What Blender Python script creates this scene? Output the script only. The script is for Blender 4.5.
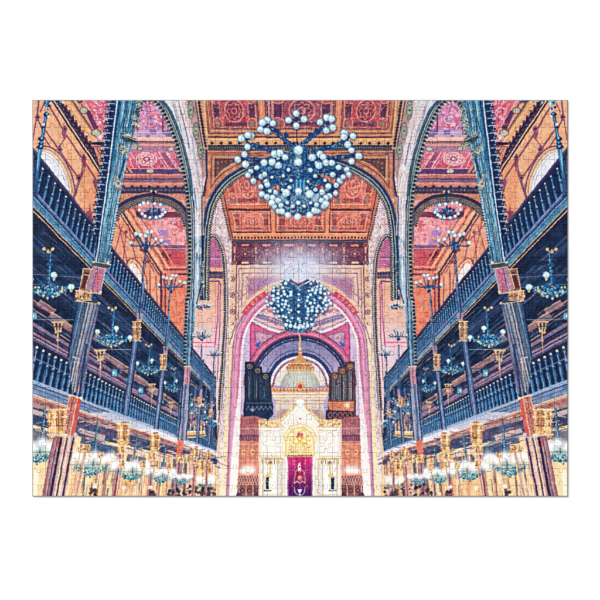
import math, random
import numpy as np
# ------------------------------------------------------------------ the printed picture
# canvas in "print units": 534.9 x 395.7 units, origin at PX,PY
PX, PY, PW, PH = 32.7, 100.3, 534.9, 395.7
S = 3.4
CW, CH = int(PW*S), int(PH*S)
CAN = np.zeros((CH, CW, 3), np.float32)
MIR = False
R = random.Random(5)

def hsh(ix, iy, seed):
    n = (ix.astype(np.int64)*374761393 + iy.astype(np.int64)*668265263 + seed*974634777) & 0xffffffff
    n = ((n ^ (n >> 13))*1274126177) & 0xffffffff
    return ((n ^ (n >> 16)) & 0xffff).astype(np.float32)/65535.0
def vn(x, y, seed=0):
    fx = np.floor(x); fy = np.floor(y); u = x-fx; v = y-fy
    u = u*u*(3-2*u); v = v*v*(3-2*v)
    a = hsh(fx, fy, seed); b = hsh(fx+1, fy, seed); c = hsh(fx, fy+1, seed); d = hsh(fx+1, fy+1, seed)
    return (a*(1-u)+b*u)*(1-v) + (c*(1-u)+d*u)*v
def fbm(x, y, seed=0):
    return vn(x, y, seed)*.5 + vn(x*2.1, y*2.1, seed+1)*.3 + vn(x*4.3, y*4.3, seed+2)*.2
def box(x0, y0, x1, y1):
    """pixel window of a bounding box given in local units; returns slices and coordinate grids (local units)"""
    if MIR: x0, x1 = 600-x1, 600-x0
    a = max(0, int(math.floor((x0-PX)*S))-1); b = min(CW, int(math.ceil((x1-PX)*S))+2)
    c = max(0, int(math.floor((y0-PY)*S))-1); d = min(CH, int(math.ceil((y1-PY)*S))+2)
    if a >= b or c >= d: return None
    X = (np.arange(a, b, dtype=np.float32)+.5)/S+PX
    Y = (np.arange(c, d, dtype=np.float32)+.5)/S+PY
    if MIR: X = 600-X
    X, Y = np.meshgrid(X, Y)
    return slice(c, d), slice(a, b), X, Y
def comp(sl, m, col):
    v = CAN[sl[0], sl[1]]
    m = m[..., None]
    v += (np.asarray(col, np.float32)-v)*m
def inside(pts, X, Y):
    m = np.zeros(X.shape, bool); n = len(pts)
    for i in range(n):
        x0, y0 = pts[i]; x1, y1 = pts[(i+1) % n]
        if y0 == y1: continue
        c = ((y0 > Y) != (y1 > Y)) & (X < (x1-x0)*(Y-y0)/(y1-y0)+x0)
        m ^= c
    return m
def fill(pts, col, a=1.0):
    """col: tuple or function (X,Y)->rgb array"""
    xs = [p[0] for p in pts]; ys = [p[1] for p in pts]
    b = box(min(xs), min(ys), max(xs), max(ys))
    if b is None: return
    m = inside(pts, b[2], b[3])
    if not m.any(): return
    c = col(b[2], b[3]) if callable(col) else col
    comp(b, m.astype(np.float32)*a, c)
def segd(X, Y, x0, y0, x1, y1):
    dx, dy = x1-x0, y1-y0; L = dx*dx+dy*dy+1e-9
    t = np.clip(((X-x0)*dx+(Y-y0)*dy)/L, 0, 1)
    return np.hypot(X-x0-t*dx, Y-y0-t*dy)
def line(pts, w, col, a=1.0, soft=.3):
    for i in range(len(pts)-1):
        (x0, y0), (x1, y1) = pts[i], pts[i+1]
        n = max(1, int(math.hypot(x1-x0, y1-y0)/40))
        for k in range(n):
            ax, ay = x0+(x1-x0)*k/n, y0+(y1-y0)*k/n; bx, by = x0+(x1-x0)*(k+1)/n, y0+(y1-y0)*(k+1)/n
            r = w/2+soft
            b = box(min(ax, bx)-r, min(ay, by)-r, max(ax, bx)+r, max(ay, by)+r)
            if b is None: continue
            d = segd(b[2], b[3], ax, ay, bx, by)
            comp(b, np.clip((w/2+soft/2-d)/soft, 0, 1)*a, col)
def disc(x, y, r, col, a=1.0, soft=.3, ry=None):
    ry = ry or r
    b = box(x-r-soft, y-ry-soft, x+r+soft, y+ry+soft)
    if b is None: return
    d = (np.hypot((b[2]-x)/r, (b[3]-y)/ry)-1)*min(r, ry)
    comp(b, np.clip((soft/2-d)/soft, 0, 1)*a, col)
def ring(x, y, r, w, col, a=1.0, ry=None, soft=.3):
    ry = ry or r
    b = box(x-r-w, y-ry-w, x+r+w, y+ry+w)
    if b is None: return
    d = abs((np.hypot((b[2]-x)/r, (b[3]-y)/ry)-1)*min(r, ry))
    comp(b, np.clip((w/2+soft/2-d)/soft, 0, 1)*a, col)
def glow(x, y, r, col, a=1.0, ry=None, p=1.6):
    ry = ry or r
    b = box(x-r, y-ry, x+r, y+ry)
    if b is None: return
    d = np.hypot((b[2]-x)/r, (b[3]-y)/ry)
    comp(b, np.clip(1-d*d, 0, 1)**(p*1.5)*a, col)
def cr(pts, n=8):
    """smooth curve through points"""
    P = [pts[0]]+list(pts)+[pts[-1]]; out = []
    for i in range(1, len(P)-2):
        p0, p1, p2, p3 = P[i-1], P[i], P[i+1], P[i+2]
        for k in range(n):
            t = k/n
            out.append(tuple(.5*((2*p1[j])+(-p0[j]+p2[j])*t+(2*p0[j]-5*p1[j]+4*p2[j]-p3[j])*t*t+(-p0[j]+3*p1[j]-3*p2[j]+p3[j])*t**3) for j in (0, 1)))
    out.append(tuple(pts[-1])); return out
def walk(pts, step, off=0.0):
    """points at even spacing along a polyline: (x,y,tx,ty)"""
    out = []; acc = off
    for i in range(len(pts)-1):
        (x0, y0), (x1, y1) = pts[i], pts[i+1]; L = math.hypot(x1-x0, y1-y0)
        if L < 1e-6: continue
        tx, ty = (x1-x0)/L, (y1-y0)/L
        while acc < L:
            out.append((x0+tx*acc, y0+ty*acc, tx, ty)); acc += step(y0) if callable(step) else step
        acc -= L
    return out
def offs(pts, d):
    out = []
    for i in range(len(pts)):
        a = pts[max(0, i-1)]; b = pts[min(len(pts)-1, i+1)]
        L = math.hypot(b[0]-a[0], b[1]-a[1])+1e-9
        out.append((pts[i][0]-(b[1]-a[1])/L*d, pts[i][1]+(b[0]-a[0])/L*d))
    return out
def band(pts, d0, d1, col, a=1.0):
    fill(offs(pts, d0)+offs(pts, d1)[::-1], col, a)
def homog(q):
    A = []; B = []
    for (x, y), (u, v) in zip(q, ((0, 0), (1, 0), (1, 1), (0, 1))):
        A.append([x, y, 1, 0, 0, 0, -u*x, -u*y]); B.append(u)
        A.append([0, 0, 0, x, y, 1, -v*x, -v*y]); B.append(v)
    return np.linalg.lstsq(np.array(A, float), np.array(B, float), rcond=None)[0]
def quad(q, fn, a=1.0, clip=None):
    """q: corners for (u,v)=(0,0),(1,0),(1,1),(0,1); fn(u,v)->rgb"""
    xs = [p[0] for p in q]; ys = [p[1] for p in q]
    b = box(min(xs), min(ys), max(xs), max(ys))
    if b is None: return
    h = homog(q); X, Y = b[2], b[3]
    w = h[6]*X+h[7]*Y+1
    u = (h[0]*X+h[1]*Y+h[2])/w; v = (h[3]*X+h[4]*Y+h[5])/w
    m = inside(q, X, Y)
    if clip is not None: m &= inside(clip, X, Y)
    if not m.any(): return
    comp(b, m.astype(np.float32)*a, fn(u, v))
def mix(c0, c1, t):
    c0 = np.asarray(c0, np.float32); c1 = np.asarray(c1, np.float32)
    return c0+(c1-c0)*t[..., None]
def lay(base, col, m):
    return base+(np.asarray(col, np.float32)-base)*np.clip(m, 0, 1)[..., None]
def flat(col, like): return np.zeros(like.shape+(3,), np.float32)+np.asarray(col, np.float32)
def mott(col, amp=14, sc=.25, seed=1, col2=None):
    """mottled paint"""
    def f(X, Y):
        n = fbm(X*sc, Y*sc, seed)
        c = flat(col, X) if col2 is None else mix(col, col2, np.clip(n*1.8-.4, 0, 1))
        return c+((fbm(X*sc*3, Y*sc*3, seed+7)-.5)*2*amp)[..., None]
    return f
def vgrad(c0, c1, y0, y1, amp=8, sc=.4, seed=2):
    def f(X, Y):
        return mix(c0, c1, np.clip((Y-y0)/(y1-y0), 0, 1))+((fbm(X*sc, Y*sc, seed)-.5)*2*amp)[..., None]
    return f
def both(fn, *a):
    global MIR
    MIR = False; fn(*a); MIR = True; fn(*a); MIR = False
VP = (300.0, 483.0)
def L(y0, x):
    return y0+(x-33)/267.0*(VP[1]-y0)
def up(x, y, y2):
    """x on the upright through (x,y) at height y2 (upright lines meet far above)"""
    return 300-(300-x)*(y2+846)/(y+846)
NAVY=(22,30,72); DK=(16,18,50); TEAL=(42,120,160); CY=(120,200,220); PUR=(112,50,82); CREAM=(238,208,160); ORG=(224,150,96)
# ---------------------------------------------------------------- ornament shaders
def orn(u, v, seed, f=5.0):
    """scroll-like ornament mask, mirrored about the panel's axes"""
    a = abs(u-.5)*2; b = abs(v-.5)*2
    n = vn(a*f, b*f*.8, seed)+.35*vn(a*f*2.3, b*f*2, seed+3)
    return np.clip(1-abs((n*4.2) % 1-.5)*4, 0, 1)
def panel(base, edge, o1, o2, seed, med=True, f=6, dark=(70,32,70), amt=.75, asp=1.5):
    def fn(u, v):
        c = flat(base, u)+((fbm(u*9, v*9, seed)-.5)*34)[..., None]
        c = lay(c, o1, orn(u, v, seed, f)*amt)
        c = lay(c, o2, orn(u, v, seed+11, f*1.4)*amt*.7)
        e = np.minimum(np.minimum(u, 1-u)*asp, np.minimum(v, 1-v))
        if med:
            r = np.hypot((u-.5)*asp, v-.5)
            c = lay(c, base, (r < .34))
            c = lay(c, dark, (r < .3)*.45)
            th = np.arctan2(v-.5, (u-.5)*asp)
            c = lay(c, o1, (abs(r-.3) < .025)*.9+(abs(r-.2-.03*np.cos(th*8)) < .02)*.8+(abs(r-.08) < .02)*.8)
            for sx in (.12, .88):
                c = lay(c, dark, ((abs(u-sx) < .06) & (abs(v-.5) < .22))*.85)
                c = lay(c, edge, (abs(np.maximum(abs(u-sx)*3.4, abs(v-.5))-.24) < .022)*.7)
                for sy in (.14, .86):
                    rr = np.hypot((u-sx)*asp, v-sy)
                    c = lay(c, (205,45,50), (rr < .17)*.8); c = lay(c, (120,110,90), (rr < .09)*.9); c = lay(c, edge, (abs(rr-.17) < .015)*.8)
            c = lay(c, dark, ((abs(v-.86) < .05) & (abs(u-.5) < .26))*.8)
        c = lay(c, edge, (abs(e-.04) < .014)*.9)
        c = lay(c, dark, (e < .02)*.8)
        return c
    return fn
def rosette(x, y, r, c0=(120,115,95), c1=(215,205,170), ry=None):
    ry = ry or r
    disc(x, y, r, (60,45,60), .8, ry=ry); disc(x, y, r*.85, c0, 1, ry=ry*.85)
    for k in range(8):
        t = k*math.pi/4; disc(x+math.cos(t)*r*.55, y+math.sin(t)*ry*.55, r*.2, c1, .8)
    disc(x, y, r*.25, c1, .9)
def lace(pts, step, r, dark, light, side=1, a=1.0):
    for x, y, tx, ty in walk(pts, step):
        nx, ny = -ty*side, tx*side
        disc(x+nx*r*.3, y+ny*r*.3, r, dark, a); disc(x-nx*r*.55, y-ny*r*.55, r*.5, light, a*.85)
def speck(n, reg, cols, r0, r1, a=.8, clip=None, rnd=R):
    for _ in range(n):
        x = rnd.uniform(reg[0], reg[2]); y = rnd.uniform(reg[1], reg[3])
        if clip and not clip(x, y): continue
        disc(x, y, rnd.uniform(r0, r1), rnd.choice(cols), a)

# ---------------------------------------------------------------- nave ceiling and arches (centre)
fill([(32,100),(568,100),(568,496),(32,496)], mott((120,80,80), 20))
def nave():
    # field of the flat ceiling above
    fill([(190,99),(300.5,99),(300.5,150),(205,150)], mott((176,84,62), 16, .5, 3))
    quad([(209,92),(256,92),(258,129),(213,129)], panel((176,44,56), (222,150,110), (226,120,96), (110,40,66), 21, True, 7))
    quad([(266,92),(330,92),(330,129),(267,129)], panel((150,50,72), (214,150,120), (214,120,110), (96,40,70), 33, True, 8))
    line([(206,100),(210.5,131),(300,131)], 1.4, (214,150,92)); line([(204,100),(208.5,133.5),(300,133.5)], 1.0, (120,52,50))
    for _ in range(150):
        x = R.uniform(214,299); y = R.uniform(100,129); r = R.uniform(.7,1.7); a0 = R.uniform(0,6.28)
        line([(x+r*math.cos(a0+k*.6), y+r*.8*math.sin(a0+k*.6)) for k in range(6)], .45, R.choice([(240,180,130),(220,60,60),(90,30,60),(236,150,120)]), .75)
    fill([(257,100),(265,100),(265.5,137),(259,137)], mott((214,120,80), 14, .8, 4))
    line([(257.5,100),(259.5,137)], .8, (90,40,50)); line([(265,100),(265.5,131)], .8, (90,40,50)); line([(261.5,101),(262,136)], .5, (240,170,120))
    fill([(207,134),(301,134),(301,137.5),(208,137.5)], (204,120,76)); line([(207,137),(300,137)], 1.2, (44,24,44))
    fill([(207,138),(301,138),(301,145),(207,145)], mott((222,150,88), 12, .8, 5))
    line([(208,139.3),(300,139.3)], .6, (250,196,130))
    for k in range(11):
        disc(212+k*9.1, 143.2, 1.5, (60,20,34)); disc(212+k*9.1-4.5, 143.3, .7, (250,200,140), .8)
    fill([(207,145),(301,145),(301,150.5),(207,150.5)], mott((40,42,62), 12, 1, 6))
    for k in range(42): disc(208.5+k*2.3, 147.6, .75, (150,130,104), .8); disc(208.5+k*2.3, 149.6, .5, (200,176,130), .6)
    # inner ceiling through the big arch
    fill([(222,186),(245,172),(301,158),(301,244),(232,244)], mott((214,92,60), 16, .4, 11))
    pn = ((150,34,52), (238,150,96), (242,140,104), (190,56,60))
    def pan(q, s, bs): quad(q, panel(bs, (244,170,110), (246,150,112), (176,60,64), s, True, 5, (140,44,50), .8))
    pan([(222,160),(267,160),(268,206),(229,206)], 41, (222,92,78))
    pan([(276,160),(324,160),(324,206),(276,206)], 42, (222,92,78))
    pan([(231,212.5),(270,212.5),(270.5,231),(234.5,231)], 43, (226,92,68))
    pan([(276,212.5),(324,212.5),(324,231),(276,231)], 44, (226,92,70))
    for _ in range(420):
        x = R.uniform(226,299); y = R.uniform(160,230); r = R.uniform(.6,1.5); a0 = R.uniform(0,6.28)
        line([(x+r*math.cos(a0+k*.6), y+r*.8*math.sin(a0+k*.6)) for k in range(6)], .45, R.choice([(250,180,120),(250,150,110),(176,40,56),(236,90,80),(252,200,150)]), .75)
    fill([(228,206),(301,206),(301,211),(230,211)], (226,110,70)); line([(229,209.8),(269,209.8)], 1.8, (70,22,42)); line([(277,209.8),(300,209.8)], 1.6, (110,40,50))
    line([(231,211.8),(300,211.8)], .7, (250,170,110))
    fill([(268,160),(276,160),(275.5,234),(271,234)], vgrad((206,100,66), (238,140,84), 160, 234)); line([(268.5,165),(271,233)], .8, (96,30,44)); line([(275.8,165),(275.2,232)], .7, (130,50,52))
    line([(234,232.2),(270,232.2)], 1.0, (60,22,44)); line([(276,232.2),(300,232.2)], 1.0, (60,22,44))
    fill([(232,233),(301,233),(301,239.5),(232,239.5)], (236,130,80)); line([(233,233.8),(300,233.8)], .7, (252,178,118))
    for k in range(20): disc(235+k*3.35, 237.6, 1.05, (64,22,36)); disc(236.7+k*3.35, 237.6, .5, (255,190,130), .8)
    fill([(232,239.3),(301,239.3),(301,243.6),(231,243.6)], mott((58,44,66), 14, 1, 12))
    for k in range(34): disc(233+k*2.05, 241.2, .6, (176,140,120), .7)
    # spandrel
    fill([(204,150.5),(301,150.5),(301,154.5),(276,157),(262,160.5),(248,165.5),(236,171.5),(225,179.5),(216,190),(208.5,204),(204.3,222),(202.6,240),(201,240)], mott((216,130,80), 20, .3, 8, (190,92,62)))
    line([(206.5,153),(300,153)], 1.1, (120,56,50)); line([(207,152),(205.5,196)], .9, (110,52,56))
    fill([(211,155),(264,155),(244,162),(228,170),(216,181),(211,188)], mott((196,116,74), 12, .8, 9))
    line([(211,188),(211.5,155),(264,155)], .8, (88,38,62)); line(cr([(211,188),(218,178),(230,168.5),(246,160.5),(264,155)]), .8, (88,38,62))
    fill([(214,158),(245,158),(232,163.5),(222,170.5),(214,180)], mott((96,52,48), 16, 1.2, 10))
    line([(214,180),(214,158),(245,158)], .6, (226,160,110)); line([(245,158),(232,163.5),(222,170.5),(214,180)], .6, (226,160,110))
    for x, y, a in ((218,163,2.2),(222,162,1.8),(218,168,1.8),(226,161.5,1.5),(217.5,172,1.4),(231,160.6,1.2)): rosette(x, y, a, (64,30,40), (196,130,90))
    # lattice band of the end wall
    def lat(u, v):
        c = flat((112,48,66), u); c = lay(c, (70,32,70), np.clip(fbm(u*24, v*6, 5)*2-.9, 0, 1)); c = lay(c, (196,110,110), (vn(u*60, v*20, 9) > .78)*.6)
        return c
    quad([(231,243.5),(301,243.5),(301,265),(229.5,265)], lat)
    for yy, cl in ((245.2,(236,128,84)),(262.6,(240,188,132))):
        fill([(230,yy-2),(301,yy-2),(301,yy+2),(230,yy+2)], (86,34,62))
        for k in range(8):
            x = 234.5+k*10.7
            if k % 2: line([(x-3,yy),(x+3,yy)], 2.0, cl)
            else: disc(x, yy, 2.3, cl); disc(x, yy, 1.8, (60,26,60)); disc(x, yy, .8, cl); disc(x, yy, .35, (40,20,50))
    for k in range(4):
        x = 234.5+k*21.4; line([(x,248),(x,252.5)], 2.0, (232,136,92)); line([(x,256),(x,260)], 1.2, (206,140,120)); disc(x+10.7, 254, 1.1, (240,190,150), .8)
        for j in range(5): disc(x+3.5+j*3.6, 250+2*(j%2), .6, (220,150,130), .7); disc(x+3.5+j*3.6, 257-2*(j%2), .6, (220,150,130), .7)
        line([(x+2,258.5),(x+10.7,249.5),(x+19.4,258.5)], .5, (176,96,104), .8)
both(nave)

# ---------------------------------------------------------------- end wall with the pink arch
def endwall():
    fill([(224,265),(301,265),(301,496),(216,496),(222,380),(226,300)], mott((238,202,158), 14, .3, 14, (228,176,146)))
    for k in range(70):
        y = R.uniform(330,490); x = 231-(y-330)*.055+R.uniform(-5,4); line([(x,y),(x-.1,y+R.uniform(2,9))], .5, R.choice([(206,170,120),(252,234,200),(190,140,150),(226,190,130)]), .5)
    # vertical strip with circles
    line([(229.5,265),(228,320)], 1.2, (120,66,96)); line([(236.5,265),(235.4,318),(230,330)], 1.2, (120,66,96))
    fill([(231,266),(236,266),(234.5,322),(229.5,324)], mott((236,180,126), 10, .6, 15))
    for y in (279,295,312): ring(232.4, y, 2.2, .9, (90,50,88)); disc(232.4, y, .9, (50,34,70)); disc(232.4, y-8, .6, (140,80,100))
    # nested frames
    for k in range(240):
        x = R.uniform(237,299); y = R.uniform(266,318)
        if math.hypot(x-300, y-352) < 74: continue
        if R.random() < .5: line([(x,y),(x+R.uniform(1,4),y)], .45, R.choice([(160,96,130),(250,226,190),(206,130,110)]), .6)
        else: line([(x,y),(x,y+R.uniform(1,4))], .45, R.choice([(150,86,120),(250,226,190),(196,120,110)]), .6)
    line([(300,268.3),(239,268.3),(238.4,320)], .9, (150,86,120)); line([(300,273),(243,273),(241.5,306)], .9, (150,86,120)); line([(246.5,300),(246.8,277),(300,277)], .8, (176,116,146))
    fill([(247.5,278),(287,278),(270,284),(258,291),(248,300)], mott((190,130,160), 16, .9, 16, (164,96,136)))
    for r, w, c in ((86,.7,(196,150,160)),(80,1.0,(166,104,138)),(75,.8,(196,150,160))):
        pts = [(300-r*math.cos(t), 352-r*math.sin(t)) for t in [math.radians(34+k*2.5) for k in range(23)]]
        pts = [p for p in pts if p[0] > 232 and p[1] > 270 and p[0]-232 > (p[1]-270)*.02]
        if len(pts) > 1: line(pts, w, c, .9)
    fill([(226,330),(236,322),(233,346),(231,400),(224,400)], mott((242,214,166), 8, .5, 17))
    line(cr([(237,318),(233,332),(229,344)]), 1.0, (150,90,120)); line(cr([(244,314),(239,322),(234,330)]), 2.2, (190,130,150))
    # lilac void in the arch
    P = [(300-57*math.cos(t), 352-57*math.sin(t)) for t in [math.radians(k*4.5) for k in range(21)]]
    fill([(238,496),(240,400)]+P+[(301,496)], mott((222,196,218), 10, .3, 18, (198,170,204)))
    # dome lines
    fill([(262,310)]+[(300-57*math.cos(t), 352-57*math.sin(t)) for t in [math.radians(46+k*4.4) for k in range(11)]]+[(301,334),(285,331),(268,325),(254,318)], mott((236,190,190), 18, .6, 19))
    for y0, w, c in ((0,1.4,(252,240,232)),(-2.5,.8,(180,90,110)),(-5,1.6,(240,190,160)),(-8,3.2,(150,120,170)),(-11,1.2,(110,90,150)),(-14,1.6,(240,200,190)),(-18,3,(214,120,130))):
        line(cr([(252-y0*.5,320+y0*.5),(268,328+y0),(284,333+y0),(301,334.5+y0)]), w, c, .9)
    for k in range(12): disc(262+k*3.2, 318.5+k*.75, .6, (90,70,130), .7)
    for k in range(10): disc(258+k*4.2, 312+math.sin(k*2)*2+k*.2, 1.3, [(226,90,90),(120,170,190),(240,220,210),(170,80,120)][k%4], .8)
    # pendentive
    fill([(250.5,322),(268,330),(284,335),(270,342),(259,354),(252,370),(250,372)], mott((228,92,142), 14, .8, 20, (206,70,116)))
    line([(251,323),(250,372)], 1.5, (196,44,120)); line(cr([(251,322),(268,331),(285,335.5)]), 1.0, (170,50,80))
    fill([(255,331),(274,335.5),(264,342),(257,350)], mott((170,140,176), 22, 1.2, 22, (226,150,170)))
    line([(255,331),(274,335.5),(264,342),(257,350),(255,331)], .6, (130,60,120)); ring(262.5, 337.5, 2.6, .7, (236,190,190)); disc(257.5, 345, 2, (60,70,180)); disc(259.5, 343, 1.2, (80,90,190)); disc(262.5, 337.5, 1, (230,120,160))
    # dark arch
    C = (300, 385.6)
    def ap(r, a0=0, a1=90, n=20): return [(C[0]-r*math.cos(math.radians(a0+(a1-a0)*k/n)), C[1]-r*math.sin(math.radians(a0+(a1-a0)*k/n))) for k in range(n+1)]
    def rg(r0, r1, col): fill(ap(r0)+ap(r1)[::-1], col)
    rg(56, 49, mott((206,84,120), 14, .8, 23)); line(ap(56), .9, (130,40,80)); line(ap(52.5), .8, (240,150,170)); line(ap(50.4), .9, (120,40,80))
    rg(49.8, 0, (34,34,76)); fill([(250,385),(301,385),(301,420),(250,420)], (40,36,70))
    rg(45, 0, vgrad((120,108,158), (186,170,206), 340, 380, 12)); line(ap(47), .7, (120,110,170), .8); fill([(256,380),(301,380),(301,420),(256,420)], mott((176,160,196), 12, .4, 24))
    for t in range(8, 90, 12): x, y = C[0]-46.8*math.cos(math.radians(t)), C[1]-46.8*math.sin(math.radians(t)); disc(x, y, .9, (170,150,170), .7)
    rg(33.5, 30, (44,48,104)); rg(36.5, 35.5, (84,78,130)); rg(30, 27.5, (236,226,232)); rg(27.5, 25.5, (150,90,120)); rg(25.5, 0, (240,226,214))
    # pink arch band
    for r0, r1, c, s in ((57,59,(254,238,236),1),(59,63,(226,120,158),2),(63,67.5,(214,140,172),3)):
        a = [(300-r0*math.cos(math.radians(k*4.5)), 352-r0*math.sin(math.radians(k*4.5))) for k in range(21)]
        b = [(300-r1*math.cos(math.radians(k*4.5)), 352-r1*math.sin(math.radians(k*4.5))) for k in range(21)]
        d0 = 300-r0; d1 = 300-r1
        fill([(d0-6.5,496),(d0-2.2,400)]+a+b[::-1]+[(d1-2.6,400),(d1-7,496)], mott(c, 16, .9, 30+s))
    for r, w, c in ((60.6,.6,(180,60,110)),(62.9,.5,(250,190,200)),(65,.6,(176,80,130)),(67.4,.8,(150,70,120))):
        line([(300-r-6.6,496),(300-r-2.3,400)]+[(300-r*math.cos(math.radians(k*4.5)), 352-r*math.sin(math.radians(k*4.5))) for k in range(21)], w, c, .9)
    for k in range(34):
        t = math.radians(4+k*2.5); disc(300-59.7*math.cos(t), 352-59.7*math.sin(t), .45, (170,50,90), .8); disc(300-66.2*math.cos(t), 352-66.2*math.sin(t), .5, (240,200,214), .7)
    # jambs below
    fill([(226,372),(231,372),(227.5,496),(214,496),(220,420)], vgrad((240,212,160), (250,222,170), 372, 496, 10))
    fill([(240.8,362),(239,496),(228.5,496),(232.5,440),(238,392)], vgrad((240,226,226), (255,240,224), 384, 496, 8))
    line([(231.6,372),(229.5,430),(226.5,496)], 2.0, (186,110,150)); line([(233.6,372),(231.5,430),(228.5,496)], 1.1, (224,140,160))
    line([(223,372),(219,430),(214,496)], 1.6, (150,104,150)); line([(225,330),(221,400),(217,496)], .9, (190,150,150))
    # woodwork beside the ark
    fill([(241,415),(262,415),(262,496),(237,496)], vgrad((176,86,82), (226,124,84), 415, 455, 20, .6))
    fill([(240,418),(262,418),(262,428),(240,428)], mott((168,80,84), 14, 1, 41)); line([(240,428.3),(262,428.3)], .9, (214,130,110))
    fill([(240,429),(262,429),(262,434),(240,434)], (206,120,110)); fill([(239.6,434.6),(262,434.6),(262,441),(239.6,441)], (104,44,80))
    for k in range(12): line([(241+k*1.7,429.5),(241+k*1.7,434)], .6, (110,40,66)); line([(241+k*1.7,436),(241+k*1.7,440.5)], .6, (190,120,130))
    for x in (244,252.5): ring(x, 452, 2, .9, (250,190,110)); disc(x, 452, 1, (170,110,80))
    for x in (240.5,246,250,255.5): line([(x,445),(x-.3,472)], .7, (176,76,60), .8)
    line([(240,444),(260,444)], .6, (250,160,110)); line([(240,458),(260,458)], .6, (150,60,50))
    glow(248, 470, 13, (255,246,236), 1.0, 8); glow(243, 471, 5, (255,255,255), .9); glow(252, 470, 5, (255,255,255), .9)
    fill([(238,476),(260,476),(260,484),(237.5,484)], (110,54,66), .85)
    for k in range(9): line([(238+k*2.6,476),(240.6+k*2.6,484)], .6, (226,150,120)); line([(240.6+k*2.6,476),(238+k*2.6,484)], .6, (226,150,120))
    fill([(237.5,485),(260,485),(260,496),(237,496)], mott((140,72,66), 20, 1, 42))
    for k in range(3): ring(242.5+k*7, 490.5, 2, .8, (70,34,50)); line([(239+k*7,485),(239+k*7,496)], .8, (226,170,130))
    disc(239, 495.5, 3, (60,30,60), .8); disc(257, 496, 3, (80,30,50), .8)
both(endwall)

# organ cases
def organ(right):
    fr = (92,56,56) if right else (30,32,56)
    pts = [(245.5,362),(254,362),(254,367),(261.5,367),(261.5,373),(270,373),(272,414),(244.5,416)]
    fill(pts, mott(fr, 10, .8, 44)); line(pts+[pts[0]], .8, (60,30,44) if right else (18,20,44))
    for k in range(13):
        x = 247.3+k*1.85; y0 = 371 if x < 254 else 375 if x < 261.5 else 380
        c = (150,170,180) if right else (62,96,124)
        line([(x,y0),(x,402)], 1.1, (48,60,80) if right else (20,30,58)); line([(x-.2,y0),(x-.2,400)], .5, c, .95)
        if k % 3 == 0: line([(x,y0),(x,402)], .9, (40,24,40))
        if k % 4 == 1 : line([(x-.1,y0+6),(x-.1,398)], .55, (230,240,240) if right else (130,180,196), .8)
    for x, y in ((249.8,366.5),(257.8,371),(265.8,376.5)):
        disc(x, y, 3, (70,34,34) if right else (26,24,36)); ring(x, y, 2.1, .8, (216,140,100) if right else (176,140,110)); disc(x, y, .8, (230,180,140) if right else (150,140,130))
    if right:
        fill([(246,401),(272,401),(271,411),(246,411)], mott((222,112,66), 20, .9, 45)); glow(253, 405, 5, (255,240,220), .9); line([(246,401),(272,401)], .9, (120,50,44))
        fill([(246,411),(274,410),(275,420),(246,417)], (40,34,60))
        for k in range(5): ring(250+k*5, 415, 1.9, .8, (200,90,60), .9, ry=2.6)
    else:
        fill([(243.5,402),(273,402),(273.5,414),(268,420),(256,416),(243.5,416)], mott((24,30,66), 8, .8, 46)); line([(245,403),(272,403)], .7, (90,110,150))
        for k in range(6): line([(246+k*4.4,410),(248.2+k*4.4,406),(250.4+k*4.4,410)], .6, (150,150,160), .8)
        glow(252.5, 410, 2.6, (190,220,240), .9)
MIR = False; organ(False); MIR = True; organ(True); MIR = False
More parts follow.
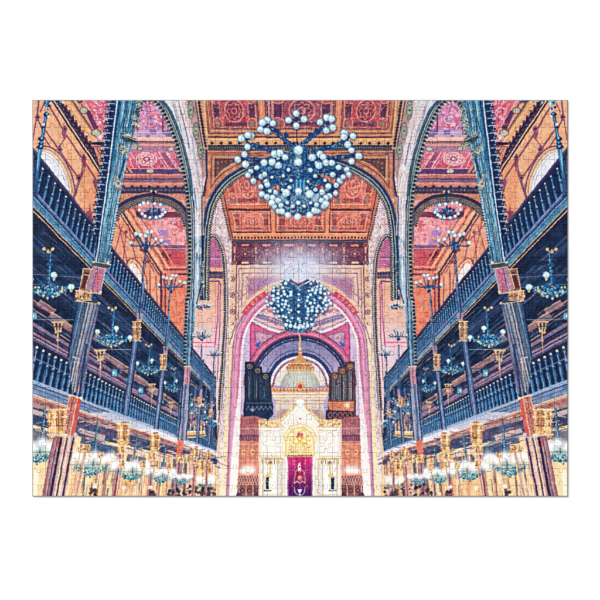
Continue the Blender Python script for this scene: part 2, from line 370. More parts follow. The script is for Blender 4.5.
# the ark
def ark():
    # drum and cornice
    fill([(276,400),(300.5,400),(300.5,424),(276,424)], vgrad((236,214,190), (206,176,160), 400, 424, 14))
    fill([(277,411),(289,409),(284,418),(277,419)], (170,120,120), .6); line([(276.5,404),(300,404)], .7, (190,150,130)); line([(280,404),(280,418)], .8, (200,170,150))
    fill([(271.5,392.5),(300.5,392.5),(300.5,401),(275,401)], mott((244,224,196), 8, 1, 50)); line([(272,394.5),(300,394.5)], .8, (196,150,100)); line([(274,397.6),(300,397.6)], .7, (220,180,140)); line([(275,400.8),(300,400.8)], .9, (190,140,110))
    for k in range(13): disc(275+k*2.1, 399.2, .5, (214,150,110), .9)
    # dome
    fill([(281,386)]+[(300-19.5*math.cos(math.radians(k*9)), 388-21*math.sin(math.radians(k*9))) for k in range(11)]+[(300.5,388)], lambda X, Y: mix((214,226,222), (150,146,126), np.clip(abs(X-297)/17, 0, 1)**1.6)+((fbm(X*.8, Y*.5, 4)-.5)*26)[..., None])
    for k in range(24): disc(R.uniform(283,299), R.uniform(372,386), R.uniform(.4,.9), R.choice([(230,220,190),(120,140,140),(214,190,130)]), .5)
    for a in (.2,.5,.85): line(cr([(300-19*a,387),(300-17.5*a,377),(300-11*a,368.5)]), .6, (206,170,100), .8)
    for y in (374,379.5,384): line(cr([(282.5,y+2),(290,y),(300,y-.6)]), .5, (206,190,140), .7)
    for a in (.35,.7): line(cr([(300-19*a,388),(300-17*a,378),(300-10*a,369),(300-4*a,366)]), .6, (150,160,160), .7)
    # cresting
    fill([(272,392.5),(271,382.5),(274,388),(284,389.5),(294,388),(297,384),(299.6,379.5),(300.5,380),(300.5,392.5)], mott((214,150,80), 16, 1, 51))
    for k in range(8): disc(274+k*3.3, 389.7, 1.2, (190,60,56)); disc(275.6+k*3.3, 388.8, .8, (250,220,150)); disc(274+k*3.3, 389.7, .45, (250,210,160))
    disc(299.6, 386.5, 2.2, (200,40,50)); line([(299.6,380),(297,388)], .6, (250,210,140)); disc(272.2,386, 1.1, (200,50,50))
    # crown on the dome
    fill([(286,371.5),(285.5,366.5),(290,366),(289,360.5),(293,361),(296,357.5),(300.5,357),(300.5,371.5)], mott((214,136,72), 18, 1.2, 52))
    for k in range(5): disc(287+k*3.1, 369.6, 1.1, (250,210,140)); disc(288.6+k*3, 364.8, .9, (150,70,50)); line([(287+k*3.1,371.6),(287+k*3.1,366)], .5, (130,60,50))
    line([(286,371.3),(300,371.3)], .9, (250,214,160)); line([(289,363.4),(300,363.4)], .6, (250,214,160))
    line([(299.5,337),(299.5,358)], .9, (226,160,90)); disc(299.5, 352.5, 2, (222,150,80)); disc(299.5, 349, 1, (250,210,150)); disc(299.5,343.5,.9,(226,170,110)); disc(299, 352, .8, (255,226,170)); disc(299.5,356.5,2.6,(206,130,70))
    # white front
    W = vgrad((252,244,234), (255,246,236), 400, 496, 8, .5)
    fill([(258.5,496),(258.5,420),(266,421),(281,419),(290,411),(295,404),(296.5,400),(300.5,399),(300.5,496)], W)
    fill([(296.6,408),(297,400.5),(299.6,399),(300.5,399),(300.5,410)], (244,250,252))
    # gilded edges
    line([(259,427.5),(281,427.5),(290,418),(298,409)], .6, (240,224,180)); line([(263,421.5),(281,418.5),(290,411),(295.5,404)], 1.0, (226,180,90))
    for k in range(15):
        t = k/14; x = 262+t*34; y = 423-(0 if x < 280 else (x-280)*1.1); disc(x, y-.6, R.uniform(.8,1.5), R.choice([(228,180,80),(250,220,140),(206,120,60),(236,200,120)]), .9)
    for x, y, r in ((262,423,3),(268,424.5,2.4),(273,422,2.6),(278,424,2.2),(265,420,1.4),(259.8,420.5,1.2)):
        disc(x, y, r, (224,170,84), .9); disc(x+.4, y-.3, r*.5, (252,230,150)); disc(x-.8, y+.8, r*.35, (196,80,56), .8)
    line([(259,426.8),(284,426.8)], .7, (214,160,110))
    disc(299.6, 418.6, .9, (206,50,50)); disc(299.6,418.6,.4,(250,200,150))
    # gold arch
    C = (299.6, 442)
    def rg(r0, r1, col, b=456):
        a = [(C[0]-r0*math.cos(math.radians(k*9)), C[1]-r0*1.06*math.sin(math.radians(k*9))) for k in range(11)]; d = [(C[0]-r1*math.cos(math.radians(k*9)), C[1]-r1*1.06*math.sin(math.radians(k*9))) for k in range(11)]
        fill([(C[0]-r0, b)]+a+[(300.6,a[-1][1]),(300.6,d[-1][1])]+d[::-1]+[(C[0]-r1, b)], col)
    rg(17.4, 16, (238,208,130), 458); rg(16, 14.4, (255,248,226), 496); rg(14.4, 12.6, (240,204,110)); rg(12.6, 0, mott((248,220,130), 14, 1, 54, (250,236,180)))
    for k in range(11): t = math.radians(k*8.5); disc(C[0]-15.2*math.cos(t), C[1]-16*math.sin(t), .5, (226,180,90), .8)
    line([(285,400+56),(285,496)], .8, (214,210,210)); line([(283,462),(283,496)], .5, (226,220,214))
    disc(299.6, 434.5, 2.6, (206,60,50)); disc(299.2, 432.3, 1.4, (240,190,90)); disc(299.6, 436.5, .9, (250,220,150)); line([(296.8,437),(300,437)], .9, (200,80,50))
    disc(296.6, 441.5, 4, (244,196,60)); disc(296.2, 441, 2, (255,240,170)); disc(290.5, 440, 1.2, (230,150,60), .8); disc(293, 436.5, .8, (230,110,60), .8)
    for y in (447.5,450.2,452.8):
        line([(288.5,y),(300,y)], .45, (222,170,70), .9)
        for k in range(6): disc(289.5+k*2, y-1.1, .55, (226,110,60) if k % 2 else (250,230,150), .9)
    fill([(287.2,454),(300.5,454),(300.5,456.8),(287.2,456.8)], (226,190,90))
    for k in range(8): disc(288.3+k*1.7, 455.5, .6, (90,60,40))
    fill([(281,428),(283.5,428),(283.5,496),(281,496)], (246,232,206), .8); fill([(258.5,428),(260.5,428),(260.5,496),(258.5,496)], (236,206,170), .8)
    for x in (262.5,266,270,274,278): line([(x,430),(x,453)], .35, (234,222,200), .8)
    line([(262,432),(279.5,432),(279.5,453),(262,453),(262,432)], .5, (232,212,168), .9)
    for k in range(26): disc(R.uniform(284,299), R.uniform(412,424), R.uniform(.3,.7), (236,210,150), .6)
    for k in range(9): t = math.radians(10+k*9); disc(C[0]-19.5*math.cos(t), C[1]-20*math.sin(t), .7, (238,208,140), .8)
    for k in range(40): disc(R.uniform(289,299.5), R.uniform(431,453), R.uniform(.3,.8), R.choice([(230,150,60),(255,244,190),(206,90,50),(214,170,70)]), .7)
    for k in range(46):
        x = R.uniform(259,283); y = 421+R.uniform(-1,6); disc(x, y, R.uniform(.4,1), R.choice([(214,150,70),(250,220,140),(240,190,90),(170,100,60)]), .8)
    for x in (259.6,263,277,281.8,284.2): line([(x,458),(x,496)], .6, (226,196,130), .7)
    line(cr([(264,427),(276,424),(288,415),(297,404)]), .9, (232,196,110), .9); line([(285.5,440),(285.5,456)], .8, (226,190,110), .9)
    for y in (440,446,452): line([(262,y),(279,y)], .3, (236,214,180), .7)
    # side brackets
    line([(261,459),(280,459)], 1.0, (206,160,80)); line([(263,456.7),(279,456.7)], .5, (236,210,150))
    for k in range(9): line([(261.8+k*2.1,459),(262+k*2.1,463.5)], .9, (222,176,90) if k % 2 else (140,110,70)); disc(261.8+k*2.1,464.2,.6,(236,200,110))
    disc(270.5, 463, 2.3, (190,150,90)); disc(270.5, 462.6, 1, (90,80,80)); line([(270.5,464),(270,474)], 1.5, (222,180,90)); disc(269.6,475,2.4,(238,206,120)); ring(269.4,475,2.2,.5,(200,150,80))
    line([(263.5,465),(263.5,496)], .7, (220,196,170)); line([(277,465),(277,496)], .7, (226,214,200)); line([(279.5,465),(279.5,496)], 1.2, (206,216,220)); line([(260,428),(260,496)], .9, (226,200,190))
    fill([(265.8,477),(269,477),(269,489),(265.8,489)], (30,34,84)); line([(264.8,476),(264.8,490)], .9, (230,190,100)); line([(270,477),(270,490)], 1.1, (240,210,130)); line([(264,490.5),(271,490.5)], 1.0, (50,50,80)); line([(264,476.3),(271,476.3)], .7, (214,160,80))
    line([(261,428.5),(261,455)], .4, (240,220,210)); line([(262,494.5),(281,494.5)], .8, (214,180,110))
    speck(50, (262,456,281,494), [(240,214,140),(214,160,90),(250,240,220),(190,180,170)], .3, .8, .6)
    for x0, x1 in ((262.5,263.6),(277.4,278.6),(281.4,282.6)):
        fill([(x0,458),(x1,458),(x1,496),(x0,496)], (206,176,130), .6); line([(x0,460),(x0,496)], .35, (150,120,90), .7); disc((x0+x1)/2, 459, 1.3, (228,176,80)); disc((x0+x1)/2, 457.6, .8, (255,232,160)); disc((x0+x1)/2, 478, 1.0, (222,180,100))
    for y in (430.5,456): line([(259,y),(280.5,y)], .6, (206,160,90), .9)
    for k in range(11): disc(260+k*2.0, 458, .55, (160,110,60), .9)
    line(cr([(266,436),(270.5,432.8),(275,436)]), .5, (214,180,120), .8); line([(266,436),(266,452)], .4, (220,190,140), .8); line([(275,436),(275,452)], .4, (220,190,140), .8)
    # curtain
    fill([(287.4,456.8),(300.5,456.8),(300.5,496),(287.4,496)], lambda X, Y: mix((206,16,92), (66,18,88), np.clip((Y-462)/34, 0, 1)**1.0)+((vn(X*2.2, Y*.06, 6)-.5)*44)[..., None])
    line([(288.3,457),(288.3,496)], .6, (234,110,160), .8); line([(291,457),(291,480)], .5, (150,10,70), .5)
    line([(287.3,457),(287.3,496)], .5, (250,230,230))
both(ark)
for x, y, r in ((299.5,466,1.7),(299.5,463.5,.9),(299.5,469,1.8)): disc(x, y, r, (244,236,214)); 
disc(299.5,466.5,.8,(60,40,60))
line([(295,477),(295,472),(297,470),(299.5,472.5),(302,470),(304,472),(304,477)], .8, (232,130,90)); disc(299.5, 478, 2.6, (226,96,70)); disc(299.3, 477.5, 1.1, (250,160,110))
line([(294,483),(294,477.5)], .7, (236,150,110)); line([(305,483),(305,477.5)], .7, (236,150,110)); line([(294,483),(297,481),(299.5,483.2),(302,481),(305,483)], .8, (240,170,120))
line(cr([(294,487),(295.5,493),(299.5,495),(303.5,493),(305,487)]), .7, (196,170,206)); fill([(297,489),(302,489),(300.5,492.5),(298.5,492.5)], (240,236,246)); line([(299.5,492),(299.5,495)], .9, (230,226,240))
for x, y in ((294,464),(305,464),(293,470),(306,470),(292,486),(307,486),(293.5,460.5),(305.5,460.5)): disc(x, y, .5, (236,180,200), .9)
# the red lettered banner on both sides of the arch
def banner():
    t0, t1 = math.radians(34), math.radians(60)
    a = [(300-r*math.cos(t), 352-r*math.sin(t)) for r, ts in ((65.2,range(9)),(70.6,range(8,-1,-1))) for t in [t0+(t1-t0)*k/8 for k in ts]]
    fill(a, mott((206,36,66), 16, 1, 60), .92)
both(banner)
def glyph(t, kind, sgn):
    """gold letter strokes on the banner; t = angle, upright across the band"""
    c, s = math.cos(t), math.sin(t)
    def P(u, v): r = 67.7+v; x = 300-r*c*sgn; y = 352-r*s; return (x+u*s, y-u*c*sgn)
    for st in kind: line([P(u*1.15, v*1.3) for u, v in st], .6, (240,200,140))
G1=[[(-1,1),(1,1),(1,-1),(-1,-1)]]; G2=[[(-1,1),(1,1),(1,-1)],[(-.8,.2),(-.8,-1)]]; G3=[[(-1,-1),(-1,1),(1,1),(1,-1),(-1,-1)]]; G4=[[(-1,1),(0,-1)],[(1,1),(0,-1)]]; G5=[[(-1,1),(1,1),(.2,-1)]]; G6=[[(0,1),(0,0)]]
for sgn, seq in ((1,((38,G6),(41,G6),(46,G3),(50.5,G2),(55,G5))),(-1,((38.5,G3),(43,G2),(47.5,G4),(51.5,G1),(55.5,G5)))):
    for d, g in seq: glyph(math.radians(d), g, sgn)

# ---------------------------------------------------------------- bright haze of the lamp above the second chandelier
glow(299, 264, 58, (206,212,238), .72, 31, .9); glow(299, 269, 32, (232,238,250), .72, 20, .9)
for k in range(60): ring(299+R.uniform(-36,36), 264+R.uniform(-14,14), R.uniform(.8,2), .5, R.choice([(150,160,206),(236,240,252),(180,150,180)]), .35)
for r in (6,10,14.5): ring(299, 275, r, .9, (160,176,216), .45, ry=r*.75)
for k in range(9): line([(276+k*5.6,252+abs(k-4)*1.2),(276+k*5.6,262)], .8, (150,170,214), .35)

# ---------------------------------------------------------------- white side walls of the nave and the far arch
def sidewall():
    def brick(X, Y):
        c = mix((242,218,206), (206,168,172), np.clip(fbm(X*.28, Y*.1, 8)*2-.7, 0, 1))
        c = lay(c, (150,116,146), (abs((Y*.42+X*.08) % 1-.5) > .43)*.45+(abs((X*.33+np.floor(Y*.42+X*.08)*.5) % 1-.5) > .46)*.4); c = lay(c, (140,100,130), (vn(X*1.3, Y*.9, 31) > .74)*.6); return lay(c, (255,246,244), (vn(X*1.1, Y*.5, 32) > .68)*.6)
    # reveal inside the big arch
    fill([(206,200),(222,188),(232,240),(229.5,330),(226,400),(219,496),(212,496),(224,330),(207,240)], brick)
    line([(221,190),(231.5,240)], 2.2, (190,110,80)); line([(222.5,188),(233,240)], 1.1, (90,40,56))
    for x, y, tx, ty in walk([(219.5,192),(230.5,240)], 2.4): disc(x, y, .9, (70,36,60)); disc(x-1.8, y, .7, (240,170,130), .8)
    fill([(223,300),(229,300),(224,372),(220,440),(216,496),(207,496),(214,440)], vgrad((214,190,180), (224,190,150), 300, 480, 14, .5))
    line([(226.3,260),(225.6,330),(222.5,380),(217,440),(211,496)], 1.2, (120,90,120)); line([(223.5,300),(222,350),(219,400)], .9, (180,150,150))
    # scene behind the far arch
    A = [(204,262),(205,250),(208,242),(212.5,237),(217,240),(220.5,249),(222.8,262),(223.8,300),(222,350),(219.5,400),(217,425),(190,425),(190,262)]
    fill(A, vgrad((236,160,116), (240,200,196), 285, 350, 10, .6))
    fill([(200,238),(216,238),(220,246),(222.4,268),(200,268)], mott((196,66,100), 26, .7, 61, (180,110,160)))
    for yy, w, c in ((257,1.3,(150,90,150)),(259,.7,(240,180,180)),(268,1.2,(214,130,130)),(270.2,1,(240,170,150))): line([(200,yy),(222,yy)], w, c)
    fill([(200,272),(222.8,272),(223,278.5),(200,278.5)], (84,60,88))
    for k in range(8): disc(202+k*2.9, 272.5, 1.0, (60,30,56)); disc(203.4+k*2.9, 275.5, .6, (180,150,150), .8)
    line([(196,281.3),(219,281.3),(220.8,285)], 1.3, (86,50,104)); line([(218.6,283),(217.5,320),(214.5,350),(212,388)], 1.2, (200,60,136)); line([(220.5,284),(219.5,330),(217,380)], .8, (130,70,120))
    line([(192,342.5),(216,342.5)], 1.3, (226,90,150)); line([(192,346.5),(215,346.5)], .8, (230,120,170)); line([(206,345),(204.5,385)], 1, (220,110,160), .7)
    fill([(192,348),(215,348),(213,390),(192,380)], mott((236,206,214), 10, .4, 62), .7)
    # toothed arch edge
    E = cr([(207.5,252),(207.8,245),(210,239),(213,236.5),(217,240),(221,249),(223.6,262),(225,285),(225,310),(223.5,345),(221,380),(219,410)], 6)
    band(E, -2.1, 1.2, mott((196,178,140), 18, 1, 63)); line(offs(E, 1.2), .6, (70,50,90)); line(offs(E, -2.4), .9, (110,84,110))
    for x, y, tx, ty in walk(E, 2.15): disc(x, y, .95, (36,34,66)); 
    for x, y, tx, ty in walk(E, 2.15, 1): disc(x-ty*1.4, y+tx*1.4, .5, (230,216,180), .8)
    # strip of ovals and stone between the first arch and the nave
    fill([(168,99),(198,99),(204,140),(206,175),(203,200),(201.5,240),(193,240),(188,190),(178,140),(162,105)], brick)
    fill([(163,99),(182,99),(191,130),(197,165),(200,200),(196,200),(190,160),(182,130)], mott((232,226,232), 14, .4, 64, (206,206,224)), .8)
    for y in range(106,200,7):
        xx = 166+(y-100)*.32; line([(xx+3,y),(xx+18-(y-100)*.08,y+1)], .4, (170,150,170), .5)
    fill([(186,99),(199,99),(206,146),(206,172),(203,180),(197,150)], mott((150,110,110), 24, .8, 65, (200,150,140)))
    for x, y, ry in ((190.5,110,8.5),(196,131,7.5),(200.5,150,7.5)):
        disc(x, y, 3.3, (96,80,84), .9, ry=ry+1.2); disc(x, y, 2.5, (160,176,140), 1, ry=ry); ring(x, y, 1.7, .6, (90,110,100), .8, ry=ry*.7); disc(x, y, .9, (60,60,80), .9, ry=1.3); disc(x, y-ry*.5, .5, (90,100,90)); disc(x, y+ry*.5, .5, (90,100,90))
    # nave cornice on the left, seen steeply
    fill([(194.5,99),(205,99),(208,134),(208,150.5),(205,150)], mott((206,136,84), 16, .8, 66)); line([(205.5,99),(210,131)], .8, (140,60,50)); line([(203.6,99),(207,135)], .7, (244,190,130))
    for x, y, tx, ty in walk([(198.5,100),(205.5,146)], 3.1): disc(x, y, 1.5, (30,26,56)); disc(x-1.9, y+.8, .9, (236,170,120), .8); disc(x+1.6, y, .6, (150,110,100), .8)
    line([(195,99),(202.5,146)], .9, (66,36,60)); line([(206.3,150),(206.6,178),(203.5,196)], 1.8, (44,36,66))
both(sidewall)

# ---------------------------------------------------------------- aisle seen through the first arch
def aisle():
    A1 = [(118,99),(160,99),(172,122),(181,155),(187.5,190),(189,235),(188.5,300),(185,360),(183,400),(150,345),(100,270),(98,200)]
    fill(A1, mott((214,120,90), 16, .4, 70))
    # vault painted pink
    def vault(u, v):
        c = mix((236,120,150), (206,70,110), v)+((fbm(u*14, v*14, 71)-.5)*60)[..., None]
        c = lay(c, (250,236,244), orn(u, v, 72, 16)); c = lay(c, (120,50,120), (orn(u, v, 172, 12) > .5)*.4); c = lay(c, (150,110,180), (vn(u*8, v*7, 73) > .7)*.6); c = lay(c, (226,50,80), (vn(u*6, v*6, 74) > .76)*.7)
        return c
    quad([(133,99),(165,99),(174,131),(131,131)], vault)
    for _ in range(90):
        x = R.uniform(133,166); y = R.uniform(101,130); r = R.uniform(1.0,2.6); a0 = R.uniform(0,6.28)
        line([(x+r*(1-k*.09)*math.cos(a0+k*.55), y+r*(1-k*.09)*math.sin(a0+k*.55)) for k in range(8)], .55, R.choice([(252,240,246),(252,240,246),(190,60,120),(120,90,180)]), .85)
    for _ in range(14): disc(R.uniform(133,168), R.uniform(103,130), R.uniform(1,2.2), R.choice([(222,40,70),(120,110,190),(240,160,190)]), .6)
    fill([(130,130),(175,130),(176.5,137),(130,137)], lambda X, Y: mix((196,150,190), (120,90,150), (vn(X*.25, Y*.1, 75) > .5)*1.0))
    fill([(128,137),(178,137),(180,141),(128,141)], (240,186,160)); line([(130,142.2),(180,142.2)], 1.5, (70,44,96)); line([(129,145.5),(181,145.5)], 2.0, (226,150,140))
    for k in range(24): disc(131+k*2.1, 142.6, .5, (200,160,180), .8)
    line([(162.5,101),(163,131)], .9, (60,44,80)); line([(128,132.6),(176,132.6)], .6, (230,190,200))
    fill([(126,146),(181,146),(182.5,152),(124,152)], mott((176,110,140), 22, .6, 76)); rosette(140, 149, 3, ry=2); rosette(171, 149, 3.6, (150,150,130), ry=2.2)
    # lower vault with rosette
    def v2(u, v):
        c = mix((222,86,112), (188,44,72), v)+((fbm(u*16, v*10, 77)-.5)*50)[..., None]
        c = lay(c, (110,50,110), ((u > .62) & (u < .98) & (abs((u-v*.12) % .22-.05) < .05))*.6); c = lay(c, (240,190,190), (abs((u-v*.16) % .22-.11) < .012)*.8)
        c = lay(c, (240,170,170), orn(u, v, 78, 8)*.35); return c
    quad([(124,152),(180,152),(184,169),(124,169)], v2)
    disc(146.5, 159, 10.5, (216,110,130), .9, ry=6.6); ring(146.5, 159, 10.2, .7, (246,214,200), ry=6.4)
    for k in range(8):
        t = k*math.pi/4+.2; ring(146.5+math.cos(t)*6.2, 159+math.sin(t)*3.9, 1.9, .6, (248,220,206), ry=1.4)
    ring(146.5, 159, 3, .7, (120,40,90), ry=2); disc(146.5,159,1.2,(250,226,210),ry=.9)
    for _ in range(60):
        x = R.uniform(124,183); y = R.uniform(153,168); r = R.uniform(.8,1.6); a0 = R.uniform(0,6.28)
        if abs(x-146.5) > 11: line([(x+r*math.cos(a0+k*.6), y+r*.8*math.sin(a0+k*.6)) for k in range(6)], .5, R.choice([(250,190,190),(150,40,80),(230,90,110)]), .8)
    line([(159,152),(169,169)], .8, (248,210,204)); line([(166,152),(177,169)], .8, (248,210,204)); line([(127,152),(134,169)], .7, (248,200,196)); line([(173,152),(180,158),(184,169)], .6, (248,200,196))
    fill([(124,169),(184,169),(184.5,174),(123,174)], mott((84,44,100), 12, .8, 79)); rosette(150, 171, 4.6, (130,110,110), ry=2.4); rosette(181,170,3,(150,140,120),ry=2.6)
    line([(123,168.6),(184,168.6)], .8, (236,150,140)); line([(123,174.6),(184,174.6)], 1.1, (236,140,120))
    for yy, c in ((177,(190,96,84)),(179.2,(96,52,90)),(181.4,(120,74,100)),(183.4,(220,130,110)),(185.8,(196,110,90))): line([(121,yy),(186,yy)], 2.1, c)
    for k in range(30): disc(122+k*2.15, 180.3, .5, (210,150,160), .7)
    fill([(118,187),(187,187),(187,193.5),(118,193.5)], (54,40,72))
    for k in range(8): disc(123.5+k*8.6, 187.2, 1.7, (56,26,52)); 
    for k in range(38): disc(119+k*1.85, 190.2, .65, (170,140,140) if k % 2 else (60,50,90), .9)
    line([(117,194.3),(188,194.3)], 1.1, (196,110,86))
    # second arch
    fill([(98,196),(188,196),(188,250),(98,250)], mott((200,116,80), 14, .5, 80))
    O = cr([(103,226),(112,214),(121,205.5),(132,199.5),(145,196.3),(158,196.2),(170,199),(180,205),(187,214),(190,226)], 6)
    I = [(106,238)]+offs(O, 6.5)[2:-2]+[(184,240),(185,290),(185,350),(150,330),(100,262)]
    fill(I, mott((224,86,84), 18, .5, 81))
    # ceiling of the bay beyond
    def v3(u, v):
        c = mix((232,110,110), (240,130,130), u)+((fbm(u*12, v*9, 82)-.5)*60)[..., None]
        c = lay(c, (250,214,214), orn(u, v, 83, 16)*.9); c = lay(c, (150,110,200), (vn(u*7, v*5, 84) > .76)*.8); c = lay(c, (214,40,60), (vn(u*8, v*6, 85) > .72)*.6); return c
    quad([(130,217),(186,217),(186,246),(150,246)], v3); fill([(136,211.5),(186,211.5),(186,217.5),(132,217.5)], mott((120,40,60), 14, .8, 86)); quad([(136,200),(186,200),(186,212),(138,212)], v3)
    for _ in range(90):
        x = R.uniform(140,186); y = R.uniform(218,245); r = R.uniform(.8,2.0); a0 = R.uniform(0,6.28)
        line([(x+r*math.cos(a0+k*.6), y+r*.8*math.sin(a0+k*.6)) for k in range(6)], .5, R.choice([(252,220,214),(252,230,224),(200,40,60),(140,90,180),(250,150,120)]), .85)
    fill([(152,245),(186,245),(186,250),(155,250)], mott((130,70,110), 14, .9, 87)); line([(154,248.6),(186,248.6)], .8, (240,150,140))
    quad([(156,250),(186,250),(186,266),(164,266)], panel((206,50,60), (240,120,110), (236,110,110), (130,30,50), 88, False, 6)); fill([(163,251),(171,255),(169,260),(161,255)], (90,24,40))
    for k, c in enumerate(((240,140,100),(130,40,50),(232,120,80),(96,36,60))): line([(152+k*-2.2,250),(163-k*.6,267+k*2.4),(187,267+k*2.4)], 1.5, c)
    # orange aisle wall, near part
    wall = [(98,262),(98,240),(108,222),(122,208),(130,213),(162,272),(186,276),(186,372),(150,330)]
    fill(wall, mott((240,164,116), 14, .3, 89, (232,128,88)))
    fill([(160,272),(187,276),(187,372),(166,340)], mott((232,96,62), 12, .3, 90, (238,136,96)))
    for k, (c, w) in enumerate((((250,176,110),1.6),((170,70,50),1.0),((244,160,100),2.4),((120,50,60),.8),((226,120,80),1.8))): line([(124+k*3.4,209-k*.6),(164+k*2.2,272-k*2)], w, c)
    for x, y, tx, ty in walk([(122,211),(161,273)], 2.3): disc(x, y, 1.1, (44,26,60)); disc(x+1.4,y-.6,.6,(236,160,110),.8)
    line([(119.5,213),(159,275)], .9, (60,30,60))
    for a, b in (((117,217),(131,278)),((113,222),(134,244)),((126,232),(121,290)),((128,224),(142,290)),((134,232),(148,262)),((140,246),(154,272)),((146,262),(140,304)),((122,226),(112,262)),((150,270),(151,312)),((156,276),(158,330))): line([a, b], 1.1, (150,52,66), .85)
    for x, y in ((118,219),(126,232),(134,240),(141,250),(148,262),(128,262)): disc(x, y, 1.7, (120,40,60), .9)
    line([(161,273),(161.5,338)], 2.2, (96,30,44)); line([(165,274),(165.5,342)], 1.4, (130,36,44)); line([(170,276),(169,330)], .8, (240,130,90))
    fill([(129,272),(130,264),(134,263),(139,270),(143,282),(142,296),(136,290)], (246,232,226)); line(cr([(127,272),(129,262.5),(134,260.8),(140.5,268),(145,281),(145,300)]), 1.3, (236,180,130)); line(cr([(126,272),(128,260.5),(134,258.8),(142,267),(147,281),(147,302)]), .8, (130,50,80))
    for x, y in ((120,280),(118,268),(150,296),(152,318)): fill([(x-2,y+10),(x,y-6),(x+2.4,y+12)], (196,50,60), .8)
    # arch band itself
    band(O, -2.4, 1.0, mott((38,34,64), 8, .8, 91)); band(O, 1.0, 2.2, (130,100,90)); band(O, 2.2, 4, (32,32,58)); band(O, 4, 6.6, mott((150,120,100), 20, 1.2, 92)); line(offs(O, -3.2), .8, (214,120,96)); line(offs(O, 3.1), .5, (210,170,120))
    for x, y, tx, ty in walk(offs(O, 5.6), 2.5): disc(x, y, .9, (40,36,56)); disc(x-ty*1.4, y+tx*1.4, .8, (110,90,84))
    line([(187,212),(188.5,240)], 4, (70,60,84), .8)
both(aisle)

# ---------------------------------------------------------------- big nave arch band and piers
def piers():
    B = cr([(201.3,300),(202,262),(202.6,240),(204.3,222),(208.5,204),(216,190),(225,179.5),(236,171.5),(248,165.5),(262,160.5),(276,157),(300,154.5)], 7)
    band(B, -1.2, 1.5, (30,36,78)); band(B, 1.5, 3.0, (96,110,130)); band(B, 3.0, 4.4, (28,34,66)); band(B, 4.4, 7.2, mott((170,166,130), 18, 1.1, 93)); line(offs(B, -1.8), .7, (130,110,120)); line(offs(B, 2.2), .5, (190,190,170))
    for x, y, tx, ty in walk(offs(B, 6.3), 2.5): disc(x, y, .95, (34,40,64)); 
    for x, y, tx, ty in walk(offs(B, 7.6), 2.5, 1.2): disc(x, y, .8, (70,72,76)); disc(x+ty*1.6, y-tx*1.6, .5, (230,220,180), .8)
    # pier shaft in the middle
    sh = [(193,196),(201.5,196),(202,240),(201.6,282),(198,300),(195.5,312),(193,345),(192,372),(186,372),(188,330),(192,290)]
    fill(sh, lambda X, Y: mix((206,222,232), (70,110,140), np.clip(abs(X-197-(290-Y)*.0)/5, 0, 1))+((vn(X*1.6, Y*.08, 94)-.5)*70)[..., None])
    CV = cr([(177,99),(184,125),(190,155),(195,185),(197.3,210),(197.8,240),(197.6,280),(194,318)], 8)
    for k in range(40): disc(197.5+R.uniform(-4,4), 236+k*.7, R.uniform(.5,1.3), R.choice([(230,226,230),(120,160,180),(60,100,130),(240,214,200)]), .6, ry=R.uniform(2,5))
    fill(offs(CV, 7)[:40]+offs(CV, -6)[:40][::-1], lambda X, Y: mix((226,220,224), (236,206,190), np.clip(fbm(X*.3, Y*.12, 97)*2-.6, 0, 1))+((vn(X*1.4, Y*.6, 98)-.5)*50)[..., None], .8)
    for k in range(26):
        o = R.uniform(-6, 8); i0 = R.randrange(0, 30); seg = offs(CV, o)[i0:i0+R.randrange(5, 16)]
        if len(seg) > 1 and seg[-1][1] < 235: line(seg, R.uniform(.4,1.1), R.choice([(96,120,160),(170,180,206),(250,250,252),(176,140,150),(214,160,140),(60,80,120)]), .7)
    for o in (3.8, 5.4): line(offs(CV, o)[:36], .6, (90,120,150), .8)
    for y in range(104, 200, 4):
        i = min(len(CV)-1, int((y-99)/2.6)); x = CV[i][0]; line([(x-5,CV[i][1]),(x+6,CV[i][1]+.8)], .35, (170,130,150), .6)
    line([(201.8,196),(202,240),(201.6,282),(196,306)], 1.0, (24,50,96)); line([(194,200),(193.5,260),(193,290),(189.5,340)], .8, (30,60,100)); line([(197.5,200),(198,280)], .7, (250,252,252))
    for k in range(16): disc(203.5-k*.1+R.uniform(-1,1), 262+k*2.2, R.uniform(.9,1.6), R.choice([(150,140,120),(60,66,80),(210,196,160)]), .85)
    fill([(187.5,340),(192.3,340),(191,365),(186.5,365)], vgrad((90,110,120), (200,140,150), 340, 365, 20)); fill([(186,365),(191,365),(189,400),(184,400)], mott((214,140,150), 20, .8, 95)); line([(186,300),(190,330),(188.5,366)], .9, (26,60,100))
    # teeth of the first arch, running down the pier
    E = cr([(136,122),(136,112),(138,106),(142,102),(149,99.3),(156,102),(163,110),(170,124),(176.5,142),(181.5,160),(186,182),(189,205),(190,235),(189.8,270),(188,310),(186,345),(184,372)], 7)
    band(E, -4.2, -1.6, mott((190,190,190), 14, .8, 96)); band(E, -2.6, 1.6, mott((140,146,130), 16, 1, 97)); line(offs(E, -4.4), .9, (30,52,92)); line(offs(E, -2.6), .8, (34,56,84)); line(offs(E, 1.6), .7, (40,50,70))
    for x, y, tx, ty in walk(E, 4.1): disc(x+ty*-.4, y, 1.6, (24,30,54)); disc(x-ty*.6, y+2.2, 1.0, (206,204,170), .9)
    for x, y, tx, ty in walk(offs(E, 2.4), 4.1, 1.5): disc(x, y, 1.0, (80,90,96), .9)
    # outer moulding of first arch near top
    T = cr([(150,96),(160,99),(170,110),(178,128),(185,150),(190,172),(192.6,196)], 6)
    band(T, -1.3, 1.3, (58,84,100)); line(offs(T, -1.4), .7, (220,226,226)); line(offs(T, 1.6), .7, (28,44,72))
both(piers)

